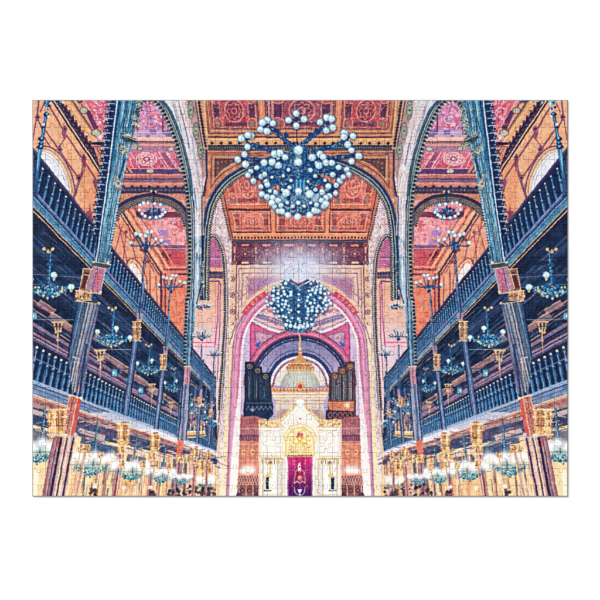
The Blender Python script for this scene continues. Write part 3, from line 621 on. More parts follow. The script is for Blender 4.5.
# ---------------------------------------------------------------- upper gallery wall at the picture's edge
def upwall():
    W = [(32,99),(53,99),(104,176),(104,250),(32,180)]
    fill(W, mott((236,172,120), 14, .25, 100, (236,152,98)))
    fill([(80,150),(104,178),(104,250),(84,210)], mott((230,124,72), 12, .3, 101, (236,150,96)), .8)
    P = (116,52,84)
    for a, b, w in (((50.5,108),(66,134.5),1.6),((66,134.5),(84,161),1.6),((84,161),(100,186),1.6),((46,131),(79,179),1.5),((44,137),(75,186),1.2),((39,99),(37,115),1.5),((37,115),(33,140),1.3),((37,117),(44,133),1.5),((46,99),(40,112),1.2),((84,158),(80,180),1.2),((85,166),(72,205),1.3),((79,179),(72.5,200),1.2),((57,149),(66,137),1.1),((95,184),(98,200),1.2)): line([a, b], w, P, .92)
    for x, y in ((37.5,117),(60,149.5),(79,178),(83.5,157.5),(65,129),(95.5,182)): fill([(x,y-4),(x+3,y),(x,y+4.4),(x-3,y)], P); disc(x, y, 1.1, (50,24,56)); ring(x, y, 1.9, .4, (206,130,110), .7)
    for x, y, s in ((64.5,134,1),(84,162,.9),(95.5,183,.9),(89.5,216,1.3),(72,186,.8)): fill([(x-2.6*s,y-4*s),(x+2.6*s,y-4*s),(x+1.6*s,y),(x+2.2*s,y+3*s),(x-.4*s,y+7*s),(x-1.6*s,y+3*s),(x-2.6*s,y)], (140,56,84), .95)
    fill([(88,222),(90,204),(92.5,222),(94,226),(87,226)], (140,50,76))
    # round-headed window
    w = cr([(38,153),(44,151.8),(51,154),(58,161),(63,169),(67,179),(69.5,193)], 6)
    fill([(36,149)]+offs(w, -6.4)+[(72,200),(36,158)], mott((120,58,88), 8, .6, 102)); fill([(36,150)]+offs(w, -5)+[(71,200),(36,158)], mott((226,170,120), 10, .6, 103)); line(offs(w, -3), .6, (160,90,80)); fill([(36,152)]+offs(w, -1.6)+[(70,200),(36,158)], (240,206,166))
    fill(w+[(69,198),(40,162),(37,158)], mott((246,242,240), 6, .5, 104, (224,226,232))); line(offs(w, 2.6), .5, (176,150,150), .8); line(offs(w,0), .5, (150,90,90), .7)
    # cornice: cream line, teeth, tan courses, dark courses
    d = (51, 77)
    def par(o0, o1, c, a=1.0): fill([(52+o0,99),(52+o1,99),(101+o1,172+o1*.02),(101+o0,173)], c, a)
    par(-2, 0, (48,26,52)); par(0, 1.6, (230,190,130)); par(1.6, 3, (60,34,56)); par(3, 9, mott((196,124,76), 10, .6, 105)); par(9, 18, mott((232,162,100), 12, .6, 106)); par(18, 20.5, (120,66,60)); par(20.5, 24, mott((222,150,96), 10, .8, 107)); par(24, 25.5, (70,40,60)); par(25.5, 27.5, (206,130,90)); par(27.5, 29.5, (96,50,66)); par(29.5, 32, (216,130,96))
    for x, y, tx, ty in walk([(57.5,100),(104,169)], 6.2):
        fill([(x-3,y-1),(x-1.6,y-5.4),(x-.2,y-3),(x+2.2,y-5.8),(x+2.6,y-.5),(x+3.4,y+2),(x-.6,y+3)], (38,22,54)); disc(x+1.6, y-4.4, 1.2, (124,44,66)); disc(x-1.2, y-.6, .7, (150,110,110)); disc(x+4.6, y-.8, 1.0, (246,190,130), .9)
    for o in (11,13.5,16): line([(52+o,99),(101+o*.9,172-o*.6)], .45, (196,122,80) if o != 13.5 else (252,200,146), .8)
    line([(54.5,99),(103,172.5)], 1.3, (46,28,56))
    line([(70,99),(104,150)], .6, (170,100,70)); line([(74,99),(104,143)], .5, (250,190,130))
    # painted ceiling in the corner
    fill([(82,99),(109,99),(104,158),(84,99+3)], mott((222,92,108), 20, .4, 108, (196,60,80)))
    fill([(80,99),(84,99),(106,137),(104,146),(98,140),(79.5,104)], mott((232,130,120), 10, .5, 109)); line([(79,99),(100,141)], .9, (110,40,64)); line([(83.5,99),(104,140)], .8, (244,180,150))
    fill([(84.5,110.5),(90,110),(99,128),(94,131)], mott((92,34,74), 8, .8, 110)); line([(84.5,110.5),(90,110),(99,128),(94,131),(84.5,110.5)], .5, (226,150,140)); line([(91,104),(106,134)], 1.6, (240,110,120)); line([(95,99),(107,122)], .8, (250,190,190))
    rosette(84, 110.5, 4.6, (140,120,90), ry=3.4); rosette(96, 133, 5.2, (130,116,90), ry=3.8)
    speck(60, (93,99,108,125), [(246,180,200),(250,220,220),(200,50,80),(236,130,150)], .4, 1.1, .7)
    for _ in range(40):
        x = R.uniform(95,108); y = R.uniform(100,124); r = R.uniform(.8,2.0); a0 = R.uniform(0,6.28)
        line([(x+r*math.cos(a0+k*.6), y+r*math.sin(a0+k*.6)) for k in range(6)], .5, R.choice([(252,226,232),(250,210,220),(180,40,80)]), .85)
    fill([(91,142.5),(104,142),(104,146),(92,144.6)], (36,22,52)); glow(99.5, 137.5, 5, (250,250,250), .8)
    fill([(93,145.5),(105,145.5),(104,172),(101,170)], mott((214,128,92), 14, .7, 111)); line([(95,146),(103,160)], .8, (120,56,66)); line([(98,146),(104,156)], .8, (120,56,66)); line([(92.5,146.5),(104,146.5)], .8, (110,40,60))
both(upwall)

# ---------------------------------------------------------------- galleries
def beam(X, Y): return
def gallery():
    # underside of the upper gallery and room behind (dark)
    top = [(32,L(205,33)),(216,L(205,216)),(217,L(345,217)),(32,L(345,33))]
    fill(top, lambda X, Y: mix((10,14,40), (26,36,74), np.clip(fbm(X*.12, Y*.12, 120)*2-.6, 0, 1))+((fbm(X*.7, Y*.7, 121)-.5)*18)[..., None])
    # joists and lit strips running away
    for y0, x0, x1, w, c in ((236,33,130,2.2,(44,60,104)),(243,33,150,1,(62,80,124)),(256,33,92,2.6,(14,14,44)),(268,33,120,2,(52,60,110)),(282,80,180,1.5,(56,66,110)),(300,33,84,1.5,(206,140,110)),(303,33,84,2.8,(70,44,80)),(309,33,200,1.4,(190,140,120)),(313,33,200,2,(96,70,100)),(318,60,210,1.2,(214,160,130)),(324,33,210,3.5,(150,110,140)),(329,33,150,1.4,(70,50,90)),(333,33,200,2.4,(190,130,150))):
        line([(x0,L(y0,x0)),(x1,L(y0,x1))], w, c, .85)
    for x in (33,50,72,96,112,128,142,156,168,180,190):
        y = L(238, x); line([(x-14,y+2-6),(x+24,y+22)], 2.2, (40,48,92), .8); line([(x-14,y+4.4-6),(x+24,y+24.4)], .6, (86,100,140), .7)
    for x, yy in ((40,300),(52,312),(66,322),(96,334),(104,352),(120,362),(132,372),(150,385)):
        fill([(x,yy),(x+16,yy+10),(x+13,yy+16),(x-4,yy+5)], mott((176,120,120), 18, .8, int(x)), .75); line([(x,yy),(x+16,yy+10)], .8, (236,170,130))
        fill([(x+3,yy+9),(x+18,yy+17),(x+14,yy+22),(x,yy+12)], (26,24,56), .9)
    for _ in range(260):
        x = R.uniform(34,200); y = L(R.uniform(216,330), x); q = R.uniform(3,14)
        line([(x,y),(x+q,y+q*(L(260,x+9)-L(260,x))/9)], R.uniform(.3,.9), R.choice([(14,14,46),(60,90,140),(36,60,110),(90,80,120),(40,120,160),(200,150,130)]), .6)
    for y, x0, x1 in ((319.2,32,94),(349,92,139),(370,120,166)):
        line([(x0,y),(x1,y+.6)], .9, (110,140,150), .9); line([(x0,y-1.2),(x1,y-.6)], .6, (20,24,56))
    line([(32,272.5),(84,276)], 2.8, (36,38,74)); line([(32,274.3),(84,277.6)], .7, (90,110,140)); line([(32,262),(82,264)], 4, (16,18,50), .8)
    line([(32,284),(86,288)], .7, (50,120,150))
    # railing band (upper)
    def rail(t, b, x0, x1, n, gap, warm):
        """balustrade between lines L(t) and L(b)"""
        fill([(x0,L(t,x0)),(x1,L(t,x1)),(x1,L(b,x1)),(x0,L(b,x0))], mott((20,26,66), 8, .5, 122))
        # uprights evenly spaced in depth
        d0, d1 = 1/(300-x0), 1/(300-x1)
        for k in range(n):
            s = d0+(d1-d0)*(k+.5)/n; x = 300-1/s; sc = (300-x)/267.0
            ya = L(t+(b-t)*.16, x); yb = L(b-(b-t)*.06, x)
            w = max(.35, gap*sc); xb = up(x, ya, yb)
            fa = min(1, sc*1.8)
            c1, c2 = ((44,92,146), (128,176,206)) if k % 3 else ((58,104,154), (160,196,214))
            fr = [(0,.9),(.1,1.2),(.22,.55),(.36,.75),(.55,1.25),(.72,1.5),(.82,.9),(.9,1.35),(1,1.45)]
            P = lambda t, o: (x+(xb-x)*t+o*w, ya+(yb-ya)*t)
            fill([P(t, -q) for t, q in fr]+[P(t, q) for t, q in fr[::-1]], c1, .95*fa)
            line([P(t, q*.35) for t, q in fr], w*.45, c2, .9*fa, .2); line([P(t, -q) for t, q in fr], w*.3, (12,18,56), .8*fa, .2)
            ym = ya+(yb-ya)*.42; xm = x+(xb-x)*.42; disc(xm, ym, w*1.1, (150,196,216), .8*fa); disc(xm, ym+1.6*sc, w*1.2, (24,50,104), .8*fa)
            disc(x, ya+.6*sc, w*1.0, (244,212,156) if warm else (230,196,140), .95*fa); disc(x, ya+2.8*sc, w*.8, (20,24,60), .8*fa)
            line([(x+w*2.2,ya+2*sc),(xb+w*2.2,yb)], w*.7, (8,12,44), .9*fa, .2)
    rail(149, 189, 33.5, 216, 86, 1.25, True)
    e = lambda y0, y1, c, x0=32, x1=216, a=1.0: fill([(x0,L(y0,x0)),(x1,L(y0,x1)),(x1,L(y1,x1)),(x0,L(y1,x0))], c, a)
    e(147, 153, mott((42,30,72), 8, .5, 123)); e(148.2, 149.2, (98,84,140)); e(153, 155, (16,18,52))
    e(188, 193, mott((84,96,150), 12, .5, 124)); e(189, 190, (150,160,200)); e(193, 195.4, (26,34,80)); e(195.4, 206, mott((46,104,150), 16, .3, 125, (92,150,180))); e(198, 199, (34,74,124)); e(195.4, 196.4, (130,176,206)); e(205.4, 206.6, (226,196,150)); e(206.6, 209.8, (44,34,50)); e(209.8, 211.4, (224,180,120)); e(211.4, 215, (22,20,46))
    e(195.6, 205, (170,180,200), 150, 216, .45)
    # lower balustrade
    rail(338, 381, 33.5, 216, 84, 1.5, True)
    e(335.5, 340.5, mott((92,74,110), 12, .5, 126)); e(336.2, 337.6, (176,150,170)); e(340.5, 342.5, (30,26,60))
    e(356.5, 358.3, (120,150,176), 32, 216, .55)
    e(379.5, 383.5, mott((150,170,200), 12, .5, 127)); e(383.5, 385, (46,60,104)); e(384.8, 394.6, mott((96,116,160), 16, .3, 128, (130,150,180))); e(388, 388.8, (54,70,120)); e(394, 395.4, (240,206,160))
    fill([(110,L(383.5,110)),(217,L(383.5,217)),(217,L(396,217)),(84,L(396,84))], mott((226,222,232), 14, .4, 129), .75)
    fill([(150,L(386,150)),(217,L(384,217)),(217,L(397,217)),(135,L(396,135))], (246,238,238), .7)
    # everything under the lower gallery
    G = [(32,L(395.4,33)),(217,L(395.4,217)),(219,496),(32,496)]
    fill(G, lambda X, Y: mix((252,224,164), (240,180,108), np.clip(fbm(X*.1, Y*.05, 130)*2-.5, 0, 1))+((fbm(X*.5, Y*.5, 131)-.5)*30)[..., None])
    e(395.4, 402, mott((150,66,66), 16, .5, 132, (190,120,100))); e(396, 397, (240,190,140)); e(402, 407, mott((170,130,120), 20, .4, 133)); e(407, 425, lambda X, Y: mix((36,40,84), (90,70,110), np.clip(fbm(X*.15, Y*.3, 134)*2-.6, 0, 1)), 32, 217, .95)
    for x, y, w in ((33,409,22),(80,428,26),(126,446,20),(150,452,16),(96,440,18)):
        fill([(x,y),(x+w,y+w*.28),(x+w-2,y+w*.28+5),(x-3,y+4)], mott((226,196,180), 14, .5, int(x)), .8); fill([(x+2,y+8),(x+w,y+w*.28+6),(x+w,y+w*.28+14),(x,y+15)], (40,50,100), .75)
    fill([(32,428),(52,432),(52,450),(32,446)], (46,60,106), .7); fill([(86,440),(124,448),(124,458),(86,452)], (44,60,110), .8)
    # columns of the ground floor, warm wall panels
    for x, w, c in ((83,1.4,(60,60,90)),(93,5,(236,170,96)),(104,3,(160,96,80)),(119,5,(238,150,80)),(131,4,(214,130,80)),(141,1.2,(150,90,70)),(146,5,(240,160,90)),(157,3,(220,130,80)),(166,2,(190,110,90)),(172,3,(70,60,90)),(190,4,(214,140,130)),(200,6,(236,190,130)),(208,3,(120,80,90))):
        line([(x+3,455),(x,496)], w, c, .8)
    for _ in range(230):
        x = R.uniform(33,217); y = max(L(430, x), R.uniform(450,490)); q = R.uniform(4,22)
        line([(x,y),(up(x,y,y+q),y+q)], R.uniform(.4,1.6), R.choice([(150,80,60),(255,226,170),(120,70,80),(240,150,70),(255,240,220),(60,50,90),(206,120,70),(250,200,130)]), .6)
    for _ in range(160):
        x = R.uniform(33,217); y = L(R.uniform(398,432), x); q = R.uniform(3,14)
        line([(x,y),(x+q,y+q*.3*R.choice([1,1,-.6]))], R.uniform(.4,1.3), R.choice([(230,190,160),(30,34,76),(150,60,60),(60,100,140),(246,220,200),(90,60,90)]), .7)
    line([(32,450),(50,452)], .9, (40,140,160))
    fill([(32,450),(50,452),(44,496),(32,496)], mott((246,206,140), 12, .2, 135)); fill([(34,470),(39,470),(37,496),(33,496)], (255,240,214), .8)
both(gallery)
# uprights of the galleries
POSTS = [(139.5,315,5.2),(165.5,348,4.2),(201,391,2.6),(212,403,2.0)]
def lampstand(x, y, s):
    line([(x,y),(up(x,y,y+34*s)-.4*s,y+34*s)], 1.5*s, (30,44,92)); line([(x+.3*s,y),(up(x,y,y+34*s),y+34*s)], .5*s, (140,160,190), .8)
    for k in (8,13,20,28): disc(x-.01*k*s, y+k*s, 1.3*s, (24,34,84)); disc(x+.5*s, y+k*s, .5*s, (190,200,210), .8)
def candel(x, y, s, a=1.0):
    """small candelabrum with globes"""
    n = [(-14,1.5),(-9,-7),(-5,-6),(0,-5.4),(1.6,-9),(5.8,-9),(10,-2),(15.5,-.6)]
    for gx, gy in n: line([(x,y+4*s),(x+gx*s*.6,y+5*s),(x+gx*s,y+(gy+2.5)*s)], .9*s, (26,60,116), a)
    for k in range(26):
        t = R.uniform(0, 6.28); q = R.random(); disc(x+math.cos(t)*q*6*s, y+5*s+math.sin(t)*q*5*s, R.uniform(.5,1.4)*s, R.choice([(20,44,100),(34,86,146),(16,26,70),(90,150,190)]), .9*a)
    line([(x-14*s,y+5*s),(x+14*s,y+5*s)], .8*s, (36,56,110), a); disc(x, y+10*s, 1.8*s, (22,40,96), a)
    for gx, gy in n: globe(x+gx*s, y+gy*s, 2.0*s)
def globe(x, y, r, tint=(168,212,220)):
    b = box(x-r-.4, y-r-.4, x+r+.4, y+r+.4)
    if b is None: return
    X, Y = b[2], b[3]; d = np.hypot(X-x, Y-y)/r
    c = mix((232,246,246), tint, np.clip(d, 0, 1)**2); c = mix((0,0,0), c, np.ones_like(d)); c = lay(c, (96,150,176), np.clip((d-.74)*3.5, 0, .8)); c = c+((vn(X*2.2, Y*2.2, 301)-.5)*30)[..., None]; c = lay(c, (150,196,206), np.clip(1-np.hypot(X-x-r*.15, Y-y-r*.45)/(r*.5), 0, 1)*.45); c = lay(c, (255,255,255), np.clip(1.4-np.hypot(X-x+r*.3, Y-y+r*.3)/(r*.4), 0, 1)*.6)
    comp(b, np.clip((1-d)*r/.35+.5, 0, 1), c)
def blu(x, y, s, seed):
    """blue chandelier hanging below the gallery floor"""
    rr = random.Random(seed)
    glow(x, y, 24*s, (30,90,150), .55, 14*s); line([(x+2*s,y-34*s),(x,y-2*s)], 2.2*s, (20,56,110)); line([(x+2.4*s,y-33*s),(x+.4*s,y-4*s)], .7*s, (100,180,206), .9)
    for k in range(3): disc(x+(-4+k*4)*s, y-(36-(k%2)*2.5)*s, 1.6*s, (226,180,110)); line([(x+1.5*s,y-33*s),(x+(-4+k*4)*s,y-36*s)], .7*s, (200,160,100))
    for k in range(7): disc(x+1.6*s-k*.3*s, y-(26-k*3.4)*s, (1.7 if k % 2 else 1.1)*s, (30,100,150)); disc(x+2.2*s-k*.3*s, y-(26-k*3.4)*s, .6*s, (150,210,226), .9)
    disc(x+1*s, y-22*s, 3.4*s, (26,70,126), ry=1.6*s)
    for k in range(11):
        t = math.pi*(.04+.92*k/10); ex, ey = x+math.cos(t)*18*s, y+(math.sin(t)*7-1)*s
        line(cr([(x,y+2*s),(x+(ex-x)*.5,ey+3*s),(ex,ey)], 5), .9*s, (34,120,170) if k % 2 else (24,70,130), .95)
        disc(ex, ey-1*s, 1.3*s, (50,150,190), .9)
    for _ in range(170):
        t = rr.uniform(0, 6.28); q = rr.random()**.6; disc(x+math.cos(t)*q*17*s, y+2*s+math.sin(t)*q*6.5*s, rr.uniform(.4,1.2)*s, rr.choice([(40,140,190),(20,50,110),(90,190,220),(16,30,80),(20,90,150),(240,206,140)]), .9)
    for gx, gy in ((-5,7),(-1,9.5),(4,8),(9,6),(-10,4),(12,3)): disc(x+gx*s, y+gy*s, 1.2*s, (240,200,130)); disc(x+gx*s,y+(gy+1.4)*s,.6*s,(180,120,80))
    for gx, gy in ((5,-12),(21,-1),(-17,-8)): globe(x+gx*s, y+gy*s, 3.2*s, (150,214,224)); disc(x+gx*s, y+(gy+3.8)*s, 1.3*s, (220,190,130))
def lantern(x, y, s):
    s = s*.8; fill([(x-2.4*s,y-4*s),(x+2.4*s,y-4*s),(x+3.2*s,y+3*s),(x,y+5*s),(x-3.2*s,y+3*s)], (110,176,190)); disc(x, y-5.5*s, 1.4*s, (30,60,100)); line([(x-3.4*s,y-4.4*s),(x+3.4*s,y-4.4*s)], 1.3*s, (24,80,120)); line([(x-3.4*s,y+4.4*s),(x+3.4*s,y+4.4*s)], 1.2*s, (24,80,120)); line([(x,y-4*s),(x,y+4*s)], .6*s, (30,110,150)); line([(x-3.2*s,y-4*s),(x-3.4*s,y+4*s)], .7*s, (20,80,120)); line([(x+3.2*s,y-4*s),(x+3.4*s,y+4*s)], .7*s, (20,80,120)); disc(x-1*s, y, 1.3*s, (226,250,250), .9); line([(x,y-9*s),(x,y-4*s)], .6*s, (60,60,90))
def pend(x, y, s):
    for dx, h in ((-3.6,9),(0,16),(3.6,8)): line([(x+dx*s,y),(x+dx*.5*s,y+h*s)], 1.7*s, (176,126,84)); line([(x+dx*s+.3,y),(x+dx*.5*s,y+h*s)], .6*s, (250,210,150)); disc(x+dx*.5*s, y+h*s, 1.2*s, (230,180,120))
    line([(x-5*s,y),(x+5*s,y)], 1.4*s, (240,190,130)); line([(x-4.6*s,y+4*s),(x+4.6*s,y+4*s)], .8*s, (90,54,50)); line([(x,y+16*s),(x-.5*s,y+26*s)], .8*s, (200,150,120))
def goldcap(x, y, w, h, glow_=False):
    """gilt capital block: x centre, y top"""
    c0 = (234,168,78) if glow_ else (196,140,90)
    fill([(x-w*.6,y),(x+w*.6,y),(x+w*.5,y+h),(x-w*.5,y+h)], mott(c0, 20, .9, int(x*3)));
    for k in range(3): line([(x-w*.4+k*w*.4,y+h*.1),(x-w*.42+k*w*.38,y+h*.62)], w*.1, (120,50,40) if not glow_ else (190,90,40)); line([(x-w*.5+k*w*.4,y+h*.1),(x-w*.5+k*w*.38,y+h*.9)], w*.06, (255,226,160))
    for t in (.02,.3,.64,.98): line([(x-w*.66,y+h*t),(x+w*.66,y+h*t)], max(.5,h*.05), (255,224,160) if t != .64 else (110,70,70))
    for k in range(max(2, int(h/2.2))):
        yy = y+h*(.1+.8*k/max(1, h/2.2)); ring(x-w*.22, yy, w*.13, .5, (255,230,170) if glow_ else (230,190,130), .8); ring(x+w*.2, yy, w*.12, .5, (130,60,40), .8); line([(x+w*.5,yy),(x+w*.64,yy+1)], .7, (250,214,140), .8); line([(x-w*.5,yy),(x-w*.64,yy+1)], .7, (190,110,60), .8)
    for _ in range(int(w*2.5)): disc(x+R.uniform(-.55,.55)*w, y+R.random()*h, R.uniform(.3,.8), R.choice([(255,236,180),(150,80,50),(250,200,110),(90,50,50)]), .8)
def small_posts():
    for x, y, w in POSTS:
        f = lambda yy: up(x, y, yy)
        # upright in front of the upper rail
        fill([(f(y-32)-w*.25,y-32),(f(y-32)+w*.25,y-32),(f(y)+w*.4,y),(f(y)-w*.4,y)], (40,66,116)); line([(f(y-32)+w*.1,y-32),(f(y)+w*.1,y)], w*.15, (150,170,200), .8)
        fill([(f(y)-w*.5,y-2),(f(y)+w*.7,y-2),(f(y+6)+w*.6,y+6),(f(y+6)-w*.4,y+6)], (176,130,150)); 
        goldcap(f(y+16)-w*.1, y+6, w*1.3, w*3.9)
        a, b = y+6+w*3.9, y+6+w*3.9+w*14
        fill([(f(a)-w*.62,a),(f(a)+w*.62,a),(f(b)+w*.55,b),(f(b)-w*.55,b)], lambda X, Y: mix((40,56,110), (110,120,160), vn((X+Y*.12)*2.6/w*2, Y*.02, 140)))
        line([(f(a)-w*.1,a),(f(b)-w*.1,b)], w*.18, (176,186,206), .8); line([(f(a)+w*.5,a),(f(b)+w*.45,b)], w*.2, (18,22,60)); line([(f(a)-w*.6,a),(f(b)-w*.55,b)], w*.14, (18,26,70))
        # lower gallery: gilt capital and red-brown shaft
        c = L(396, f(455))
        fill([(f(c)-w*.6,c-3),(f(c)+w*.6,c-3),(f(496)+w*.6,496),(f(496)-w*.6,496)], mott((186,110,96), 20, .8, 141)); line([(f(c),c),(f(496),496)], w*.22, (90,40,70)); line([(f(c)+w*.3,c),(f(496)+w*.3,496)], w*.15, (246,190,150))
        goldcap(f(c+8), c-1, w*1.9, w*4.4, True); goldcap(f(c+24), c+4+w*3.4, w*1.2, w*1.6, True)
def room():
    # clutter between posts under the upper gallery
    for x, y, s in ((58,322,1.15),(100.5,350.5,1.1),(152,384,.8),(171,402,.6)): pend(x, y, s)
    lantern(34.5, 316, 1.0) ; lantern(114.5, 373, 1.05); lantern(140.5, 390.5, .95); lantern(162,402,.6)
    blu(48.5, 288, 1.08, 1); blu(112, 338.5, .86, 2); blu(148.5, 368.5, .66, 3); blu(174, 387, .52, 4); lantern(128, 380, .7)
both(room)
# far end of the galleries
def farend():
    fill([(178,384),(216,404),(217,L(338,217)),(178,L(336,178))], mott((40,44,84), 20, .4, 145), .8)
    for x, y, w, h, c in ((194,398,7,24,(176,110,100)),(205,404,5,26,(120,80,110)),(184,400,4,20,(70,90,140)),(212,404,4,40,(60,60,100)),(200,420,10,10,(190,120,90))): fill([(x-w/2,y),(x+w/2,y),(x+w/2-1,y+h),(x-w/2-1,y+h)], mott(c, 20, .8, int(x)), .85)
    for x in (181,188.5,195,200,206,211,214.5): line([(x,388),(up(x,388,436),436)], .9, (50,70,120)); line([(x+.7,388),(up(x,388,436)+.7,436)], .4, (160,170,200), .8)
    speck(150, (180,396,216,430), [(40,110,160),(20,30,80),(110,180,206),(16,20,60),(150,110,110),(200,170,150)], .5, 1.5, .8)
    for x, y in ((186,404),(192,413),(199,409),(205,417),(211,414),(203,405),(216,421)): globe(x, y, 1.5, (170,220,230))
    blu(190, 409, .42, 5); blu(203.5, 416, .36, 6); blu(212, 424, .3, 7)
    # the pier standing in front of the galleries
    def pf(X, Y):
        t = (X-(186.5-(Y-300)*.035))/6.5
        c = mix((60,110,140), (190,206,214), vn(t*3.5+2, Y*.03, 171)); c = lay(c, (20,34,80), (abs(t-.02) < .08)+(abs(t-.45) < .06)*.8+(abs(t-.97) < .08)*.9)
        return c+((vn(X*1.5, Y*.5, 172)-.5)*60)[..., None]
    fill([(186.5,300),(193,300),(190.8,368),(184.3,368)], pf)
    for x, y, tx, ty in walk([(187.2,300),(184.9,366)], 3.6): disc(x-.6, y, 1.4, (22,28,54)); disc(x-.4, y+1.8, .8, (206,204,176), .9)
    fill([(184.4,366),(190.9,366),(190.2,384),(183.6,384)], mott((206,140,150), 26, .9, 173)); line([(187.6,366),(187,384)], .7, (120,60,90)); line([(184,366),(191,366.4)], .9, (236,206,160)); line([(183.4,384.5),(190.6,384.5)], 1.0, (230,196,140))
    # gilt crown-like fitting in front of the far lower gallery
    fill([(178,431),(205,431),(206,436),(181,439)], mott((226,180,110), 16, .9, 146))
    for k in range(8): line([(180+k*3.5,433),(180+k*3.5,427-2*(k%2))], .8, (246,206,130)); disc(180+k*3.5, 426.5-2*(k%2), .7, (255,236,180))
    line([(178,436.5),(205,434.5)], 1.0, (120,70,60)); line([(179,432),(205,431)], .7, (255,236,190))
    # pier between galleries, lower
    sh = [(183.5,384),(190.3,384),(189,420),(186,440),(178,440),(181,420)]
    fill(sh, lambda X, Y: mix((70,76,120), (176,176,196), vn((X+Y*.09)*.9, Y*.02, 147))); line([(183.5,372),(180.5,415),(178,440)], .9, (24,30,70)); line([(190.6,372),(188.5,415),(186,440)], .8, (26,30,66))
    fill([(178,440),(184,440),(182,456),(176,456)], mott((226,90,60), 18, .9, 148)); goldcap(179.5, 455, 6, 8, True)
    fill([(176,463),(183,463),(180,496),(173,496)], mott((170,110,110), 20, .8, 149)); line([(179,463),(176,496)], .9, (80,40,70))
    # ground floor, far part
    for x, c in ((186,(80,50,70)),(191,(226,160,150)),(196,(150,80,90)),(200,(240,190,110)),(204,(200,130,60)),(208,(244,206,140)),(212,(190,140,150))): line([(x,462),(x-2,496)], 2.6, c, .85)
    for x, y, w, h in ((188,454,6,9),(201,460,6,12),(208.5,462,5,14),(193,452,4,5)): goldcap(x, y, w, h, True)
    speck(70, (176,484,216,496), [(40,30,50),(120,70,60),(20,20,40),(200,150,110)], .7, 1.8, .8)
    glow(207, 481, 15, (255,250,244), 1.0, 8); glow(199, 479, 7, (255,255,255), .9, 5); glow(212, 478, 6, (255,255,255), .9, 6)
    for k in range(24): disc(205+R.uniform(-9,9), 486+R.uniform(-1.5,1.5), R.uniform(.4,.9), (60,140,150), .6)
both(farend)
both(small_posts)
def bottomlamps():
    for x, y, s in ((91,468,1.1),(131,474,.9),(161,478,.7),(38,455,1.1),(182,481,.5)):
        glow(x, y-2*s, 27*s, (120,190,200), .55, 12*s)
        line([(x+6*s,y-42*s),(x+2*s,y-2*s)], 1.6*s, (40,80,110)); line([(x+6.5*s,y-42*s),(x+2.5*s,y-2*s)], .5*s, (170,214,220))
        for k in range(7): disc(x+(6-k*.6)*s, y-(40-k*5)*s, 1.7*s if k % 2 else 1.1*s, (30,74,110)); disc(x+(6.4-k*.6)*s, y-(40-k*5)*s, .6*s, (200,220,210), .9)
        line([(x-24*s,y-3*s),(x+24*s,y-3*s)], .7*s, (50,110,130), .8)
        for k in range(13):
            t = math.pi*k/12; c = cr([(x,y+5*s),(x-math.cos(t)*9*s,y+(1.5+math.sin(t)*5)*s),(x-math.cos(t)*15*s,y-1.5*s+math.sin(t)*3*s)], 5); line(c, .8*s, (30,100,130) if k % 2 else (60,160,170), .95)
        for k in range(170):
            t = R.uniform(0, 3.14); q = R.random()**.5; disc(x+math.cos(t)*q*14*s, y-1*s+math.sin(t)*q*7.5*s, R.uniform(.3,.8)*s, R.choice([(40,130,140),(80,180,180),(20,50,90),(170,220,210),(30,100,120),(240,240,220),(16,40,70)]), .85)
        for gx, gy in ((-19,-9),(-12,-12),(-5,-8),(4,-11),(11,-8),(18,-10)):
            glow(x+gx*s, y+gy*s, 7.5*s, (255,255,250), .95, p=1.0); disc(x+gx*s, y+gy*s, 2.6*s, (255,255,255), 1, .8)
        disc(x-1*s, y+8*s, .8*s, (60,40,60))
    for x, y, w, h in ((85,444,8,9),(80,446,3,7),(122,460,4.5,8),(143,461,4.5,8),(154,461,4,7),(169,463,4,7),(101,452,4,6)):
        goldcap(x, y, w, h, True); line([(x,y+h),(up(x,y,496),496)], w*.35, (190,120,100), .7); line([(x+w*.2,y+h),(up(x,y,496)+w*.2,496)], w*.15, (255,226,180), .8)
    # people-high dark shapes and bits at the bottom edge
    for x, w, h in ((93,7,7),(152,7,5),(171,6,7),(206,8,6)):
        for _ in range(12): disc(x+R.uniform(-w/2,w/2), 496-R.random()*h, R.uniform(.8,1.8), R.choice([(30,24,40),(60,44,60),(90,50,50)]), .8)
    for x, y in ((95,486),(124,488),(63,487),(150,487)): disc(x, y, 2, (255,252,246), .9, 1)
both(bottomlamps)

